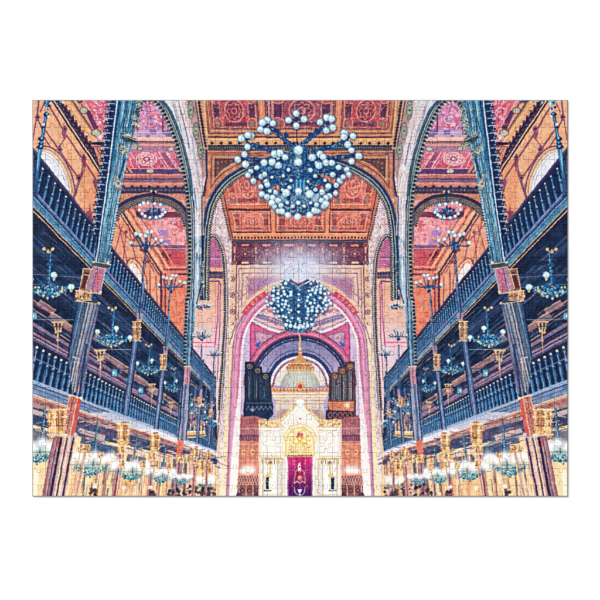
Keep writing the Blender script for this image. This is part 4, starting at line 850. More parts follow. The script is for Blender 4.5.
# ---------------------------------------------------------------- the great columns nearest the viewer
def bigcol():
    # toothed outer edge and teal shaft, upper length
    def shaft(X, Y):
        t = (X-(118.5-(Y-100)*.135))/(22-(Y-100)*.045)
        c = mix((44,110,150), (120,180,200), np.clip(vn(t*9, Y*.02, 150)*1.8-.4, 0, 1)); c = lay(c, (24,66,116), (abs(t-.02) < .06)*1.0+(abs(t-.42) < .035)*.8+(abs(t-.66) < .03)*.7+(abs(t-.97) < .07)*.9)
        c = lay(c, (200,214,190), (abs(t-.3) < .035)*.9+(abs(t-.55) < .03)*.8+(abs(t-.8) < .025)*.6); c = lay(c, (20,40,90), (t > .86)*.35)
        c = lay(c, (16,34,84), (abs((t*4.4+vn(X*.3, Y*.2, 153)*.3) % 1-.5) < .1)*.75); return c+((vn(X*1.6, Y*.25, 151)-.5)*70+(vn(X*3, Y*1.4, 152)-.5)*44)[..., None]
    fill([(116,99),(141,99),(132,140),(124,175),(117,215),(109,262),(95,262),(101,225),(107,180),(112,135)], shaft)
    T = [(113,99),(109.5,130),(105,170),(99.5,210),(96.5,236)]
    band(T, -3.2, 4.2, mott((26,30,70), 8, .8, 153))
    for i, (x, y, tx, ty) in enumerate(walk(T, lambda y: 7.4)):
        disc(x, y+1, 3.4, (18,24,62), 1, ry=2.6); line([(x-2.6,y-2.8),(x+3.2,y-2.3)], 1.1, (150,170,206)); line([(x-3.4,y-.6),(x-3.4,y-3)], 1.0, (190,190,200)); disc(x-2.8, y+1.8, 1.0, (130,150,180)); disc(x+2.4, y+2.6, .8, (90,120,160)); disc(x-4.8, y+.2, 1.2, (34,40,80)); disc(x-5.2, y-1.2, .6, (200,196,190))
        disc(x-6, y+2.8, 1.0, (60,50,80), .9)
    line([(117.3,99),(113,135),(108,175),(102,220),(96,262)], 1.3, (206,220,226)); line([(115.6,99),(111.2,135),(106.2,175),(100.5,220),(95,250)], .8, (16,26,70))
    # scroll clusters right of the shaft
    for (x0, y0, x1, y1, n) in ((139,99,134,134,46),(124,134,136,146,50),(121,146,127,156,24),(116,178,121,190,14)):
        for k in range(n):
            t = k/n; x = x0+(x1-x0)*t+R.uniform(-2.4,2.4); y = y0+(y1-y0)*t+R.uniform(-2.2,2.2); ring(x, y, R.uniform(1,1.9), .7, R.choice([(190,190,150),(26,36,60),(110,130,130),(60,80,100),(216,206,160)]), .9)
    fill([(121,134),(136,139),(137,143),(124,142)], (28,36,60), .8); line([(122,135),(137,141)], .7, (200,196,160))
    disc(118.5, 184, 3.2, (206,190,160)); disc(118, 183.5, 1.6, (120,100,90)); disc(119.5,188,1.8,(170,140,120)); line([(124.4,160),(119,178)], 1.6, (20,44,100))
    for x, y, tx, ty in walk([(120,192),(110,246)], 2.8): disc(x, y, .9, (190,210,214)); disc(x+.9, y+1.1, .7, (40,60,100))
    # collar and pink block
    fill([(93,261),(111,263),(107,270),(91,268)], (60,64,84)); line([(92,261.5),(111,264.5)], .9, (226,196,140)); line([(93,266.5),(108,269)], .8, (226,190,140)); disc(108, 263, 1.6, (240,226,190)); disc(94,262,1.2,(230,200,150))
    fill([(91,267),(106,269),(100,293),(84,292)], mott((176,120,150), 22, .8, 155)); fill([(98,268.5),(103,269),(98,292),(94,292)], mott((206,80,110), 14, .9, 156)); line([(97.2,268),(92,292)], .8, (84,40,80)); line([(105.6,269),(100.4,293)], .9, (210,180,180)); line([(91.6,267),(85,292)], .8, (70,44,84))
    speck(60, (86,268,105,292), [(220,180,200),(120,70,110),(230,200,210)], .4, .9, .6, lambda x, y: 91-(y-267)*.26 < x < 105-(y-267)*.26)
    # gilt niche beside it
    fill([(83,268),(92,268.5),(86,291),(79,291)], mott((130,80,60), 12, .8, 157)); fill([(84.8,272),(89,272.4),(84.6,288),(81,288)], (84,30,44)); 
    for a, b in (((83,268.4),(92.5,269.4)),((83,270),(79.4,290)),((90.6,270),(85.4,290)),((83.6,274.5),(90,275))): line([a, b], .9, (232,190,130))
    goldcap(83.5, 290, 13, 11); line([(76,290.5),(101,294)], 1.2, (236,196,140)); line([(76.6,301),(98,304)], 1.0, (226,186,136)); disc(99, 303.5, 1.5, (226,196,150)); disc(76.5, 296, 1.6, (226,186,130)); disc(100.5,292,1.6,(226,190,140))
    # fluted bundle, middle length
    def flute(X, Y):
        t = (X-(78-(Y-302)*.215))/(22-(Y-302)*.03)
        c = mix((40,62,104), (160,164,180), vn(t*9.5, Y*.01, 158)); c = lay(c, (18,20,58), np.clip(1-abs(((t*6.0) % 1)-.5)*5, 0, 1)*.85); c = lay(c, (214,186,170), (abs(t-.5) < .03)*.9+(abs(t-.62) < .02)*.7+(abs(t-.83) < .02)*.6); c = lay(c, (60,110,150), (t < .2)*.35)
        return c+((vn(X*2, Y*.5, 159)-.5)*34)[..., None]
    fill([(78,302),(98.5,304),(90,345),(82,394),(72,392),(69.5,372),(68.5,357),(71.5,338)], flute)
    fill([(69,357),(79,359),(78,376),(75,393),(82,394),(87,360),(88,352)], mott((90,66,100), 18, .7, 160), .35)
    line([(77.6,302),(71,338),(68.3,357)], 1.1, (16,18,54)); line([(98.6,304),(90.5,345),(82.5,392)], 1.0, (120,90,130)); line([(73,357),(79.5,358.5)], 1.3, (206,196,206)); line([(74,361.5),(80,362.5)], 1.0, (196,186,196)); line([(79,359),(77,376),(74,392)], .9, (226,190,150)); line([(84,360),(81,378),(78,393)], .8, (226,180,150))
    line([(86.5,345),(79.5,394)], 2.2, (40,44,96)); 
    # red lit block
    fill([(69.5,395),(81.5,398),(74,437),(62,434)], mott((196,100,84), 22, .8, 161)); fill([(78,398),(81.5,398.5),(74.4,436),(71,435)], (214,66,52)); line([(77.4,397.5),(70,435.5)], .9, (250,190,130)); line([(73.6,396.5),(66,434.5)], .8, (120,50,60)); line([(69.6,395.2),(62,434)], .7, (250,206,150)); line([(69,395.2),(82,398.4)], 1.4, (250,206,140)); disc(81,398.3,1.5,(250,226,190)); disc(70,395.6,1.3,(240,190,120))
    speck(70, (64,398,78,434), [(250,190,150),(150,50,60),(240,150,120)], .4, 1, .6, lambda x, y: 69-(y-396)*.19 < x < 78-(y-396)*.19)
    # gilt capital on the lit side
    goldcap(57, 409, 15, 26, True); goldcap(50.5, 413, 5, 9, True); goldcap(55.5, 434, 12, 7, True)
    line([(50,434.5),(76,437)], 1.3, (206,200,206)); disc(75.5, 434.5, 2, (206,190,196))
    # bottom bundle
    def fl2(X, Y):
        t = (X-(53.5-(Y-437)*.19))/(22.5)
        c = mix((140,70,90), (240,190,160), vn(t*11, Y*.01, 162)); c = lay(c, (22,20,64), (abs(t-.36) < .05)*1.0+(abs(t-.2) < .03)*.7+(abs(t-.62) < .03)*.8+(abs(t-.9) < .04)*.8); c = lay(c, (255,226,160), (abs(t-.55) < .025)*.9+(abs(t-.73) < .02)*.8); c = lay(c, (196,60,50), ((t > .2) & (t < .3) & (Y < 447))*.8)
        return c+((vn(X*2, Y*.4, 163)-.5)*44)[..., None]
    fill([(53.5,437),(76,437.5),(71,463),(65.5,496),(42,496),(48,463)], fl2)
both(bigcol)

# ---------------------------------------------------------------- slender standards and their candelabra
def upperlamps():
    # standard at the picture's edge
    P = [(49,99),(46.5,113),(44,128),(41.5,143),(38.5,160),(34.5,190)]
    line(P[1:4], 3.0, (24,50,110)); line(P[1:4], 1.0, (110,200,230), .9); line(P[3:], 4.4, (44,110,156)); line([(40.2,145),(36,178)], 1.2, (130,206,226), .9); line([(37,158),(33,190)], 1.2, (20,40,90))
    for x, y, r in ((46.3,114.5,3.0),(43.6,127,1.9),(41.3,139,3.2),(41,143.5,2.6),(40.5,147,3.4)): disc(x, y, r, (18,32,84), 1, ry=r*.7); disc(x+.6, y-.8, r*.4, (110,200,226), .9)
    for x, y in ((43.6,124.5),(47,110),(48.5,116.5)): disc(x, y, 1.2, (226,226,220))
    for k in range(24): disc(R.uniform(44.5,50.5), R.uniform(99,110), R.uniform(.6,1.5), R.choice([(30,90,150),(230,240,240),(20,30,80),(90,180,214)]), .9)
    speck(50, (56,99,82,105), [(30,70,120),(20,26,60),(200,196,160),(80,140,170)], .5, 1.4, .9, lambda x, y: y < 104-(x-50)*.06)
    fill([(32,152),(37,158),(38,200),(32,196)], (20,30,80), .6)
both(upperlamps)
def standards():
    for x, y, s in ((146.5,247,1.0),(171,288,.9),(190,0,0)):
        if s == 0: continue
    line([(145,256),(139.8,318)], 1.8, (34,48,96)); line([(145.3,256),(140.2,318)], .6, (170,180,200), .8)
    for y, r in ((262,1.6),(271,1.3),(280,1.6),(295,1.3),(306,1.5)): disc(145-(y-256)*.085, y, r, (24,32,80)); disc(145.4-(y-256)*.085, y, .5, (220,210,200))
    line([(169.8,294),(165.6,350)], 1.5, (34,48,96)); line([(170,294),(165.9,350)], .5, (190,190,206), .8)
    for y, r in ((301,1.3),(310,1.1),(322,1.2),(335,1.1)): disc(169.8-(y-294)*.075, y, r, (24,32,80)); disc(170.1-(y-294)*.075, y, .45, (226,214,200))
    candel(145.5, 241, 1.03); candel(171, 283, .86)
    line([(201.5,345),(199.5,392)], 1.1, (60,80,130)); candel(202, 334, .6); line([(214,358),(211.5,400)], .9, (60,76,120)); candel(214, 353, .48); 
    # round candelabra hanging in the arches
    line([(153.8,188),(153.2,212)], 1.3, (24,34,80)); disc(151.6, 191.5, 1.1, (226,190,90)); disc(156, 191.5, 1.1, (226,190,90)); disc(153.7, 193, 1.6, (24,30,60))
    fill([(136,212),(166,212),(166,217),(136,217)], (50,30,70), .6)
    for k in range(50):
        t = R.uniform(0, 6.28); q = R.random()**.5; disc(152.5+math.cos(t)*q*8, 213+math.sin(t)*q*5.5, R.uniform(.5,1.3), R.choice([(24,50,100),(40,90,150),(20,26,70),(110,170,200)]), .95)
    for k in range(14): disc(140+k*1.9, 217.5+math.sin(k*.25)*2, .8, (30,60,110), .9)
    for x, y in ((140,205),(143.5,203),(148,203),(154.6,204),(160.5,205),(163.5,209),(165,212),(139.4,209.5),(142,213.5),(162.5,214.5),(160,216.5),(145,216),(150,217.8),(156,217.5)): globe(x, y, 1.8)
    line([(202.5,291),(202.5,298.5)], .9, (26,34,80)); disc(202.5,299,.9,(26,34,80))
    for k in range(30):
        t = R.uniform(0, 6.28); q = R.random()**.5; disc(202.5+math.cos(t)*q*6.5, 307+math.sin(t)*q*2.6, R.uniform(.4,1), R.choice([(24,60,110),(50,110,150),(30,40,90)]), .95)
    for x in (196,198.5,201.5,205,208,210.5): globe(x, 303+abs(x-203)*.3, 1.3)
both(standards)

# ---------------------------------------------------------------- the two great chandeliers
def chand(x0, y0, k, body, globes, arms, seed):
    rr = random.Random(seed)
    T = lambda p: (x0+p[0]*k, y0+p[1]*k)
    for a in arms:
        pts = [T(p) for p in a]; line(pts, 19*k, (18,38,96), .9)
        line([(p[0]-.5,p[1]-.5) for p in pts], 1.6*k, (70,140,190), .9)
        for x, y, tx, ty in walk(pts, .8): 
            disc(x+rr.uniform(-10,10)*k, y+rr.uniform(-11,11)*k, rr.uniform(.3,.95), rr.choice([(20,50,110),(44,110,160),(14,20,60),(120,180,206)]), .9)
    poly = [T(p) for p in body]
    fill(poly, lambda X, Y: mix((14,26,72), (40,96,150), np.clip(fbm(X*.6, Y*.6, seed)*2.8-.8, 0, 1)))
    xs = [p[0] for p in poly]; ys = [p[1] for p in poly]
    P = np.array([[0.0, 0.0]])
    for _ in range(2200):
        x = rr.uniform(min(xs)-3, max(xs)+3); y = rr.uniform(min(ys)-2, max(ys)+2)
        if not bool(inside(poly, np.array([x]), np.array([y]))[0]) and rr.random() < .85: continue
        r = rr.uniform(.25, .85); c = rr.choice([(16,30,84),(30,80,140),(12,16,56),(60,150,190),(120,200,220),(18,44,104),(14,22,66),(200,230,235),(40,120,190),(90,180,220),(230,180,170)])
        if rr.random() < .5: disc(x, y, r, c, .85)
        else:
            t = rr.uniform(0, 6.28); line([(x,y),(x+math.cos(t)*2.2,y+math.sin(t)*2.2)], .4, c, .85, .2)
    return T
def ch1():
    c = [((158,85),(138,95),(183,98),(130,125),(158,133)),((90,152),(48,165),(75,150),(75,200)),((62,232),(33,255),(66,275)),((190,232),(213,228),(235,245),(208,280),(180,265),(145,268)),((113,290),(88,305),(99,346),(76,322),(133,328),(148,318)),((132,370),(155,350),(160,362),(135,402),(158,415)),((195,395),(182,418),(205,430),(190,455),(208,475),(218,450)),
         ((413,75),(385,95),(435,80),(440,118),(412,130)),((490,142),(527,153),(488,158),(505,190)),((520,215),(552,241),(520,263)),((352,246),(385,232),(398,244),(380,280),(410,268),(436,268)),((465,288),(500,297),(440,320),(470,345),(508,320),(485,328)),((455,365),(422,370),(452,398),(425,412)),((395,395),(410,420),(390,430),(400,455),(375,475),(370,448)),
         ((283,57),(250,87),(317,82),(283,110))]
    arms = [[(285,205),(245,180),(175,118)],[(285,205),(330,175),(400,118)],[(270,240),(170,215),(95,190)],[(310,240),(420,205),(500,178)],[(270,262),(160,262),(60,250)],[(320,262),(420,250),(520,243)],[(285,300),(200,290),(105,310)],[(300,300),(400,300),(480,310)],[(250,340),(190,350),(140,370)],[(330,340),(400,350),(450,375)],[(250,300),(215,270),(195,250)],[(320,300),(350,270),(378,255)],[(270,380),(220,390),(200,420)],[(320,380),(370,390),(395,420)]]
    body = [(262,205),(285,195),(330,200),(345,230),(352,262),(365,295),(372,330),(368,370),(372,430),(360,470),(330,492),(290,498),(245,492),(222,470),(212,430),(214,370),(208,330),(220,295),(240,262),(245,230)]
    k = 1/4.286; x0, y0 = 230, 100
    line([T2 for T2 in ((296.5,126),(297,146))], .9, (20,26,60)); 
    T = chand(x0, y0, k, body, None, arms, 77); rrb = random.Random(4)
    # central cage
    for dx in (-9,-5.5,5.5,9): line([(298+dx,150),(298+dx*.9,205)], .9, (14,24,70)); line([(298.6+dx,150),(298.6+dx*.9,205)], .35, (130,190,214), .8)
    fill([(291,180),(305.5,180),(304.5,191),(292,191)], (24,90,150)) 
    for x in (293,296.5,300.5,304): line([(x,179.5),(x,191)], 1.0, (150,214,234), .85)
    line([(286,181),(310,181)], .8, (90,180,220), .7)
    for k in range(13):
        t = math.pi*(k/12); x1, y1 = 298-math.cos(t)*17, 199+math.sin(t)*15; line([(298,193),(298-math.cos(t)*9,199+math.sin(t)*6),(x1,y1)], .6, (120,180,206) if k % 2 else (20,50,110), .85); disc(x1, y1, 1.1, (30,60,120))
    for k in range(70):
        t = rrb.uniform(0, 6.28); q = rrb.random()**.5; ring(298+math.cos(t)*q*14, 203+math.sin(t)*q*9, rrb.uniform(.7,1.7), .5, rrb.choice([(190,220,226),(60,130,180),(16,26,70),(220,190,190),(120,180,210)]), .8)
    # lacework of the lesser arms, the ceiling showing between them
    for ax, ay in ((113,290),(99,346),(140,385),(148,318),(190,250),(150,270),(195,430),(465,290),(490,335),(440,390),(430,320),(385,250),(430,275),(395,430),(180,350),(410,355)):
        for j in range(3):
            ex, ey = T((ax+rrb.uniform(-14,14), ay+rrb.uniform(-14,14))); mx, my = (298+ex)/2, (172+ey)/2-3+rrb.uniform(-3,3)
            cc = cr([(298+(ex-298)*.2, 172+(ey-172)*.2),(mx,my),(ex,ey)], 6); line(cc, 2.0, (14,30,84), .95); line(offs(cc,.5), .4, (70,150,196), .8)
            for x, y, tx, ty in walk(cc, 2.1): ring(x+rrb.uniform(-1,1), y+rrb.uniform(-1,1), .9, .5, rrb.choice([(20,60,130),(14,24,76),(90,170,210)]), .9)
    for q in ((240,150),(345,150)): disc(*T(q), 2.4, (22,40,96)); 
    disc(*T((203,133)), 2.2, (22,40,96)); disc(*T((370,133)), 2.2, (22,40,96))
    line([T((250,86)),T((317,84))], 2.2, (24,40,100)); line([T((283,57)),T((283,110))], 1.8, (24,40,100))
    for cl in c:
        cx = sum(p[0] for p in cl)/len(cl); cy = sum(p[1] for p in cl)/len(cl)
        for p in cl: line([T((cx,cy)), T(p)], 1.6, (24,50,110))
        disc(*T((cx,cy)), 2.0, (20,34,90))
    for p in ((200,410),(212,445),(196,465),(380,408),(372,440),(388,462),(222,420),(362,425)): glow(*T(p), 6, (214,238,240), .7)
    for p in ((250,300),(228,325),(262,345),(225,385),(345,300),(365,325),(335,350),(365,385),(255,375),(330,378),(170,390),(415,385),(180,330),(408,345),(245,440),(345,440),(270,455),(318,455),(292,440),(205,250),(370,270)):
        x, y = T(p); disc(x+.6, y+1, 3, (16,34,84), .8); globe(x, y, rrb.uniform(1.7,2.5), (110,170,196))
    for n_, cl in enumerate(c):
        for p in cl: x, y = T(p); disc(x+.5, y+.8, 4.6, (20,40,90), .35, 1); globe(x, y, rrb.uniform(3.3,3.9) if n_ not in (4,5,6,11,12,13) else rrb.uniform(2.6,3.4), (150,204,214)); disc(x+rrb.uniform(-.8,.8), y+rrb.uniform(.2,1.4), .55, (90,150,176), .6)
    for p, r in (((293,215),4.9),((292,265),4.2),((240,398),4.2),((340,402),4.2),((292,390),3.8),((248,492),3.5),((290,500),3.7),((340,494),3.5),((222,476),3.5),((362,474),3.5),((178,440),3.6),((410,445),3.6)): x, y = T(p); globe(x, y, r)
    for p in ((300,240),(215,330),(370,330),(240,360),(345,360),(260,460),(320,460)): disc(*T(p), 1.0, (220,190,150), .9)
ch1()
def ch2():
    # smaller, denser one in front of the arch
    k = .2333; x0, y0 = 252, 262   # local 0..400
    body = [(130,115),(200,105),(275,115),(300,160),(295,210),(272,240),(255,290),(230,298),(200,302),(170,298),(145,290),(128,240),(105,210),(105,160)]
    arms = [[(200,115),(160,100),(130,95)],[(200,115),(240,100),(270,95)],[(190,140),(120,140),(90,132)],[(210,140),(280,140),(310,132)],[(190,170),(130,185),(90,185)],[(210,170),(270,185),(310,185)]]
    line([(298.5,262),(298.5,284)], .9, (120,140,180), .7)
    T = chand(x0, y0, k, body, None, arms, 88)
    rr = random.Random(9)
    line([(289,280),(298,285),(308,280)], 2.0, (20,40,90)); line([(284,281),(295,288)], 2.0, (30,60,110)); line([(313,281),(302,288)], 2.0, (30,60,110)); line([(292,283),(305,283)], .8, (230,60,110), .9)
    G = []
    for i in range(420):
        t = rr.uniform(0, 6.283); q = rr.random()**.42; y = 302+24*q*math.sin(t); x = 298.5+(33-max(0, y-303)*.72)*q*math.cos(t)
        if y < 288-abs(x-298.5)*.0 and abs(x-298.5) < 10: continue
        if any(math.hypot(x-a_, y-b_) < 3.0 for a_, b_ in G): continue
        G.append((x, y))
    for x, y in G: disc(x+.7, y+1.2, 2.3, (30,64,116), .55); line([(x,y),(x+(298.5-x)*.2,y+(300-y)*.2)], .8, (22,56,116), .9)
    for x, y in G:
        if abs(x-298.5) < 6 and y < 320: continue
        globe(x, y, rr.uniform(1.3,1.95))
    for dx in (-5,5): line([(298.5+dx,288),(298.5+dx*.8,326)], .8, (16,40,90)); 
    for y in (294,300,306,312,319): globe(298.5, y, 1.6); line([(291,y+2.5),(306,y+2.5)], .7, (40,110,160), .8)
    for x in (286,290.5,295,299,303,307.5,312): globe(x, 327.5-abs(x-299)*.22, 2.1)
    glow(298.5, 276, 38, (222,232,250), .16, 16, .9)
ch2()

# ---------------------------------------------------------------- overall tone: a printed, painterly photograph
def finish():
    global CAN
    Y, X = np.mgrid[0:CH, 0:CW].astype(np.float32)
    # slight wobble so no edge is ruler-clean
    dx = (vn(X/4.0, Y/4.0, 201)-.5)*1.3+(vn(X/31.0, Y/31.0, 203)-.5)*2; dy = (vn(X/4.0, Y/4.0, 202)-.5)*1.3+(vn(X/31.0, Y/31.0, 204)-.5)*2
    xi = np.clip((X+dx).round().astype(int), 0, CW-1); yi = np.clip((Y+dy).round().astype(int), 0, CH-1)
    c = CAN[yi, xi]
    def blur(a, n):
        for _ in range(n):
            a = (np.roll(a, 1, 0)+np.roll(a, -1, 0)+2*a)/4; a = (np.roll(a, 1, 1)+np.roll(a, -1, 1)+2*a)/4
        return a
    s = blur(c, 2); w = blur(s[::4, ::4], 2); w = np.repeat(np.repeat(w, 4, 0), 4, 1)[:CH, :CW]; w = blur(w, 3)
    g = s.mean(2, keepdims=True); s = g+(s-g)*.92
    # broken, granular colour of a print: streaks and specks, strongest in the mid tones
    mid = np.clip(1-abs(g-125)/150, .25, 1)
    n = (vn(X/2.0, Y/2.0, 205)-.5)*13+(vn(X/4.5, Y/3.6, 209)-.5)*22+(fbm(X/14, Y/14, 206)-.5)*34
    s = s+n[..., None]*mid*np.array([1, .97, .92])
    s = s+(vn(X/7, Y/7, 211)-.5)[..., None]*mid*np.array([22, -4, -20])
    k = np.clip((vn(X/3.2, Y/2.6, 213)-.86)*8, 0, 1)*(g[..., 0] < 110); s = s+(np.array([20, 22, 60])-s)*k[..., None]*.45
    k = np.clip((vn(X/2.4, Y/2.4, 214)-.85)*8, 0, 1)*(g[..., 0] > 70)*(g[..., 0] < 200); s = s+(np.array([250, 236, 220])-s)*k[..., None]*.4
    warm = np.clip((s[..., 0]-s[..., 2]-30)/70, 0, 1)*np.clip((s[..., 0]-110)/60, 0, 1)
    s = s+warm[..., None]*np.array([5, 6, 7])
    cool = np.clip((s[..., 2]-s[..., 0]-6)/30, 0, 1)*np.clip((150-s[..., 1])/60, 0, 1)
    s = s+cool[..., None]*np.array([-6, 3, 2])
    low = np.clip((Y/CH-.72)/.2, 0, 1)*np.clip((g[..., 0]-60)/100, 0, 1); s = s+low[..., None]*np.array([9, 9, 9])
    s = s+(s-w)*.34                                # crisp halos
    s = (np.clip(s, 0, 255)/255)**.92*250+np.array([4, 5, 9])
    CAN = np.clip(s, 0, 255).astype(np.float32)
finish()

# ================================================================== the scene itself
import bpy, bmesh
for o in list(bpy.data.objects): bpy.data.objects.remove(o)
U = 0.00127                      # one print unit in metres (the puzzle is 68 x 50 cm)
TH = 2.5*U                       # board thickness
def wx(x): return (x-300)*U
def wy(y): return (300-y)*U
scene = bpy.context.scene
col = scene.collection

# ---- the printed picture as a generated image on the pieces
img = bpy.data.images.new('printed_picture', CW, CH, alpha=False)
img.colorspace_settings.name = 'sRGB'
buf = np.ones((CH, CW, 4), np.float32); buf[..., :3] = CAN[::-1]/255.0
img.pixels.foreach_set(buf.ravel()); img.update(); img.pack()

def new_mat(name):
    m = bpy.data.materials.new(name); m.use_nodes = True
    return m, m.node_tree.nodes, m.node_tree.links, m.node_tree.nodes['Principled BSDF']
GAIN = 1.2
mp, N, K, B = new_mat('printed_card')
uv = N.new('ShaderNodeUVMap'); uv.uv_map = 'print'
ti = N.new('ShaderNodeTexImage'); ti.image = img; ti.extension = 'EXTEND'; ti.interpolation = 'Cubic'
mul = N.new('ShaderNodeMix'); mul.data_type = 'RGBA'; mul.blend_type = 'MULTIPLY'; mul.inputs[0].default_value = 1; mul.inputs[7].default_value = (1/GAIN, 1/GAIN, 1/GAIN, 1)
K.new(uv.outputs[0], ti.inputs[0]); K.new(ti.outputs[0], mul.inputs[6])
# faint linen grain of the paper, in colour and relief
tc = N.new('ShaderNodeTexCoord'); ns = N.new('ShaderNodeTexNoise'); ns.inputs['Scale'].default_value = 1400; ns.inputs['Detail'].default_value = 3
K.new(tc.outputs['Object'], ns.inputs['Vector'])
bp = N.new('ShaderNodeBump'); bp.inputs['Strength'].default_value = .12; bp.inputs['Distance'].default_value = .0002
K.new(ns.outputs[0], bp.inputs['Height']); K.new(bp.outputs[0], B.inputs['Normal'])
K.new(mul.outputs[2], B.inputs['Base Color'])
B.inputs['Roughness'].default_value = .55; B.inputs['Specular IOR Level'].default_value = .12

mc, N, K, B = new_mat('grey_cardboard')
ns = N.new('ShaderNodeTexNoise'); ns.inputs['Scale'].default_value = 900; cr_ = N.new('ShaderNodeValToRGB')
cr_.color_ramp.elements[0].color = (.20, .20, .20, 1); cr_.color_ramp.elements[1].color = (.32, .315, .31, 1)
K.new(ns.outputs[0], cr_.inputs[0]); K.new(cr_.outputs[0], B.inputs['Base Color']); B.inputs['Roughness'].default_value = .9; B.inputs['Specular IOR Level'].default_value = .1

mw, N, K, B = new_mat('white_surface')
ns = N.new('ShaderNodeTexNoise'); ns.inputs['Scale'].default_value = 30; cr_ = N.new('ShaderNodeValToRGB')
cr_.color_ramp.elements[0].color = (.90, .90, .90, 1); cr_.color_ramp.elements[1].color = (.915, .915, .915, 1)
K.new(ns.outputs[0], cr_.inputs[0]); K.new(cr_.outputs[0], B.inputs['Base Color']); B.inputs['Roughness'].default_value = .8; B.inputs['Specular IOR Level'].default_value = .1

# ---- the surface it lies on
bm = bmesh.new()
h = 6.0
bm.faces.new([bm.verts.new(p) for p in ((-h, -h, 0), (h, -h, 0), (h, h, 0), (-h, h, 0))])
me = bpy.data.meshes.new('white_tabletop'); bm.to_mesh(me); bm.free(); me.materials.append(mw)
tt = bpy.data.objects.new('white_tabletop', me); col.objects.link(tt); tt['kind'] = 'structure'

# ---- die-cut outlines of the pieces
rr = random.Random(1013)
NX = 41; XS = [PX+PW*i/NX for i in range(NX+1)]
YS = [PY]+[111.0+16.27*k for k in range(24)]+[PY+PH]; NY = len(YS)-1
def node(i, j):
    q = random.Random(i*977+j*131+5)
    x = XS[i]+(q.uniform(-.35, .35) if 0 < i < NX else 0); y = YS[j]+(q.uniform(-.3, .3) if 0 < j < NY else 0)
    return (x, y)
def cut(a, b, seed):
    """line from a to b with one square-shouldered knob"""
    q = random.Random(seed); L_ = math.hypot(b[0]-a[0], b[1]-a[1]); tx, ty = (b[0]-a[0])/L_, (b[1]-a[1])/L_; nx, ny = -ty, tx
    s = 1 if q.random() < .5 else -1; m = L_*(.5+q.uniform(-.05, .05)); k = .8 if L_ < 12 else 1
    nk = q.uniform(1.25, 1.45)*k; hd = q.uniform(1.9, 2.1)*k; ht = q.uniform(3.7, 4.1)*k; w = q.uniform(-.3, .3); rf = .75; rh = 1.15*k
    half = [(0, 0), (m*.3, w*.6), (m*.55, w*.5)]
    for d in (0, 25, 50, 75): half.append((m-nk-rf+rf*math.sin(math.radians(d)), rf-rf*math.cos(math.radians(d))))
    half.append((m-nk-.02, rf+.25)); half.append((m-(nk+hd)/2, rf+.75))
    for d in (0, 22, 45, 68, 90): half.append((m-hd+rh-rh*math.cos(math.radians(d)), ht-rh+rh*math.sin(math.radians(d))))
    m2 = m/(L_-m)
    prof = half+[(m, ht+.06)]+[(L_-(u/m2) if v < .5 and u < m*.6 else 2*m-u, v if u > m*.6 else -v) for u, v in half[::-1]]
    return [(a[0]+tx*u+nx*v*s, a[1]+ty*u+ny*v*s) for u, v in prof]
HC = {}; VC = {}
for j in range(NY+1):
    for i in range(NX):
        a, b = node(i, j), node(i+1, j)
        HC[i, j] = [a, b] if j in (0, NY) else cut(a, b, i*7919+j*104729+1)
for i in range(NX+1):
    for j in range(NY):
        a, b = node(i, j), node(i, j+1)
        VC[i, j] = [a, b] if i in (0, NX) else cut(a, b, i*1299709+j*15485863+2)
def outline(i, j):
    return HC[i, j][:-1]+VC[i+1, j][:-1]+HC[i, j+1][::-1][:-1]+VC[i, j][::-1][:-1]
def inset(P, d):
    n = len(P); out = []
    for k in range(n):
        x0, y0 = P[k-1]; x1, y1 = P[k]; x2, y2 = P[(k+1) % n]
        ax, ay = x1-x0, y1-y0; bx, by = x2-x1, y2-y1
        la = math.hypot(ax, ay); lb = math.hypot(bx, by); ax /= la; ay /= la; bx /= lb; by /= lb
        nx, ny = -(ay+by), ax+bx; l = math.hypot(nx, ny)+1e-9; nx /= l; ny /= l
        s = d/max(.55, math.sqrt(max(0, (1+ax*bx+ay*by)/2)))
        out.append((x1+nx*s, y1+ny*s))
    return out
def area(P): return abs(sum(P[k-1][0]*P[k][1]-P[k][0]*P[k-1][1] for k in range(len(P))))/2
def on_edge(p): return abs(p[0]-PX) < 1e-3 or abs(p[0]-PX-PW) < 1e-3 or abs(p[1]-PY) < 1e-3 or abs(p[1]-PY-PH) < 1e-3
def same_edge(p, q): return (abs(p[0]-q[0]) < 1e-3 and (abs(p[0]-PX) < 1e-3 or abs(p[0]-PX-PW) < 1e-3)) or (abs(p[1]-q[1]) < 1e-3 and (abs(p[1]-PY) < 1e-3 or abs(p[1]-PY-PH) < 1e-3))
def add_piece(V, F, M, ij):
    P = outline(*ij); n = len(P)
    foot = [(p[0]+(-FL if abs(p[0]-PX) < 1e-3 else FL if abs(p[0]-PX-PW) < 1e-3 else 0), p[1]+(-FL if abs(p[1]-PY) < 1e-3 else FL if abs(p[1]-PY-PH) < 1e-3 else 0)) for p in P]
    low = inset(P, GAP); low = [f if on_edge(p) else q for p, q, f in zip(P, low, foot)]     # the outer edge flares a little towards the bottom
    rings = [(inset(P, GAP+BEV), 0.0), (inset(P, GAP+BEV*.42), -BEV*.4), (inset(P, GAP), -BEV*1.25), (low, None)]
    tilt = random.Random(ij[0]*31+ij[1]*57); dz = tilt.uniform(-.035, .035)
    base = len(V)
    for pts, z in rings:
        for x, y in pts: V.append((wx(x), wy(y), 0.0006 if z is None else TH+(z+dz)*U))
    F.append([base+k for k in range(n)][::-1]); M.append(0)
    for r in range(3):
        a = base+r*n; b = a+n
        for k in range(n):
            k2 = (k+1) % n
            F.append([a+k, a+k2, b+k2, b+k]); M.append(1 if r == 2 or (r == 1 and same_edge(P[k], P[k2])) else 0)
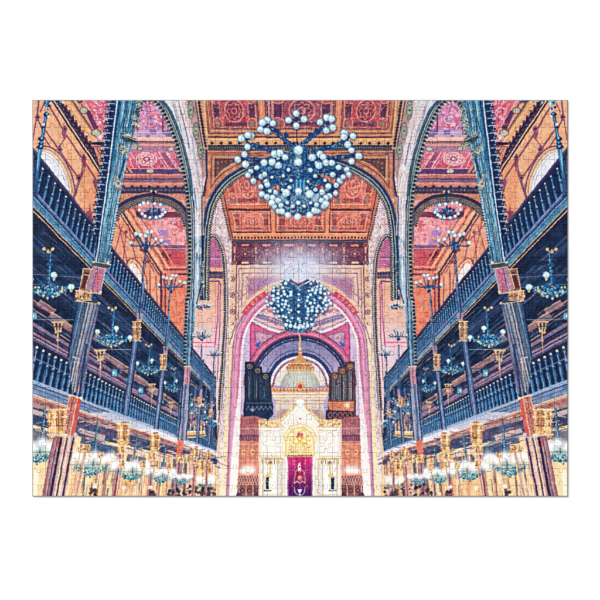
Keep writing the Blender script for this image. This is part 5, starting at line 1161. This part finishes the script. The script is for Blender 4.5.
def build(name, pieces, parent):
    V, F, M = [], [], []
    for ij in pieces: add_piece(V, F, M, ij)
    me = bpy.data.meshes.new(name)
    # the generic part: origin at the pieces' centre so that each can be handled
    cx = sum(v[0] for v in V)/len(V); cy = sum(v[1] for v in V)/len(V)
    me.from_pydata([(x-cx, y-cy, z) for x, y, z in V], [], F)
    me.materials.append(mp); me.materials.append(mc); me.polygons.foreach_set('material_index', M)
    u = me.uv_layers.new(name='print'); vi = np.empty(len(me.loops), np.int32); me.loops.foreach_get('vertex_index', vi)
    va = np.array(V, np.float32); x = va[vi, 0]/U+300; y = 300-va[vi, 1]/U
    u.data.foreach_set('uv', np.stack([(x-PX)/PW, 1-(y-PY)/PH], 1).astype(np.float32).ravel())
    me.update()
    o = bpy.data.objects.new(name, me); col.objects.link(o); o.parent = parent; o.location = (cx, cy, 0)
    return o
FL = .6; GAP, BEV = .06, .34
root = bpy.data.objects.new('jigsaw_puzzle', None); col.objects.link(root)
root['label'] = 'assembled jigsaw puzzle on white, printed with a red and gold synagogue interior and blue chandeliers'
root['category'] = 'puzzle'
cells = [(i, j) for j in range(NY) for i in range(NX)]
cells.sort(key=lambda c: -area(outline(*c)))
for c in cells[:100]: build('puzzle_piece', [c], root)
rest = build('puzzle_pieces', cells[100:], root); rest['kind'] = 'stuff'

# ---- light: even studio light and one large soft lamp from the upper left
w = bpy.data.worlds.new('World'); scene.world = w; w.use_nodes = True
w.node_tree.nodes['Background'].inputs[0].default_value = (1, 1, 1, 1); w.node_tree.nodes['Background'].inputs[1].default_value = .60
ld = bpy.data.lights.new('softbox', 'AREA'); ld.shape = 'SQUARE'; ld.size = 6.0; ld.energy = 2150
lo = bpy.data.objects.new('softbox', ld); col.objects.link(lo)
from mathutils import Vector
lo.location = (-7.4, 8.6, 10.0); lo.rotation_euler = (-Vector(lo.location)).to_track_quat('-Z', 'Y').to_euler()
# ---- camera straight above
cd = bpy.data.cameras.new('camera'); cd.sensor_width = 36; D = 2.6
cd.lens = 36*(D-TH)/(600*U); cd.clip_start = .05; cd.clip_end = 50
co = bpy.data.objects.new('camera', cd); col.objects.link(co); co.location = (0, 0, D); scene.camera = co
scene.render.resolution_x = 1024; scene.render.resolution_y = 1024
scene.view_settings.view_transform = 'Standard'; scene.view_settings.look = 'None'; scene.view_settings.exposure = 0; scene.view_settings.gamma = 1
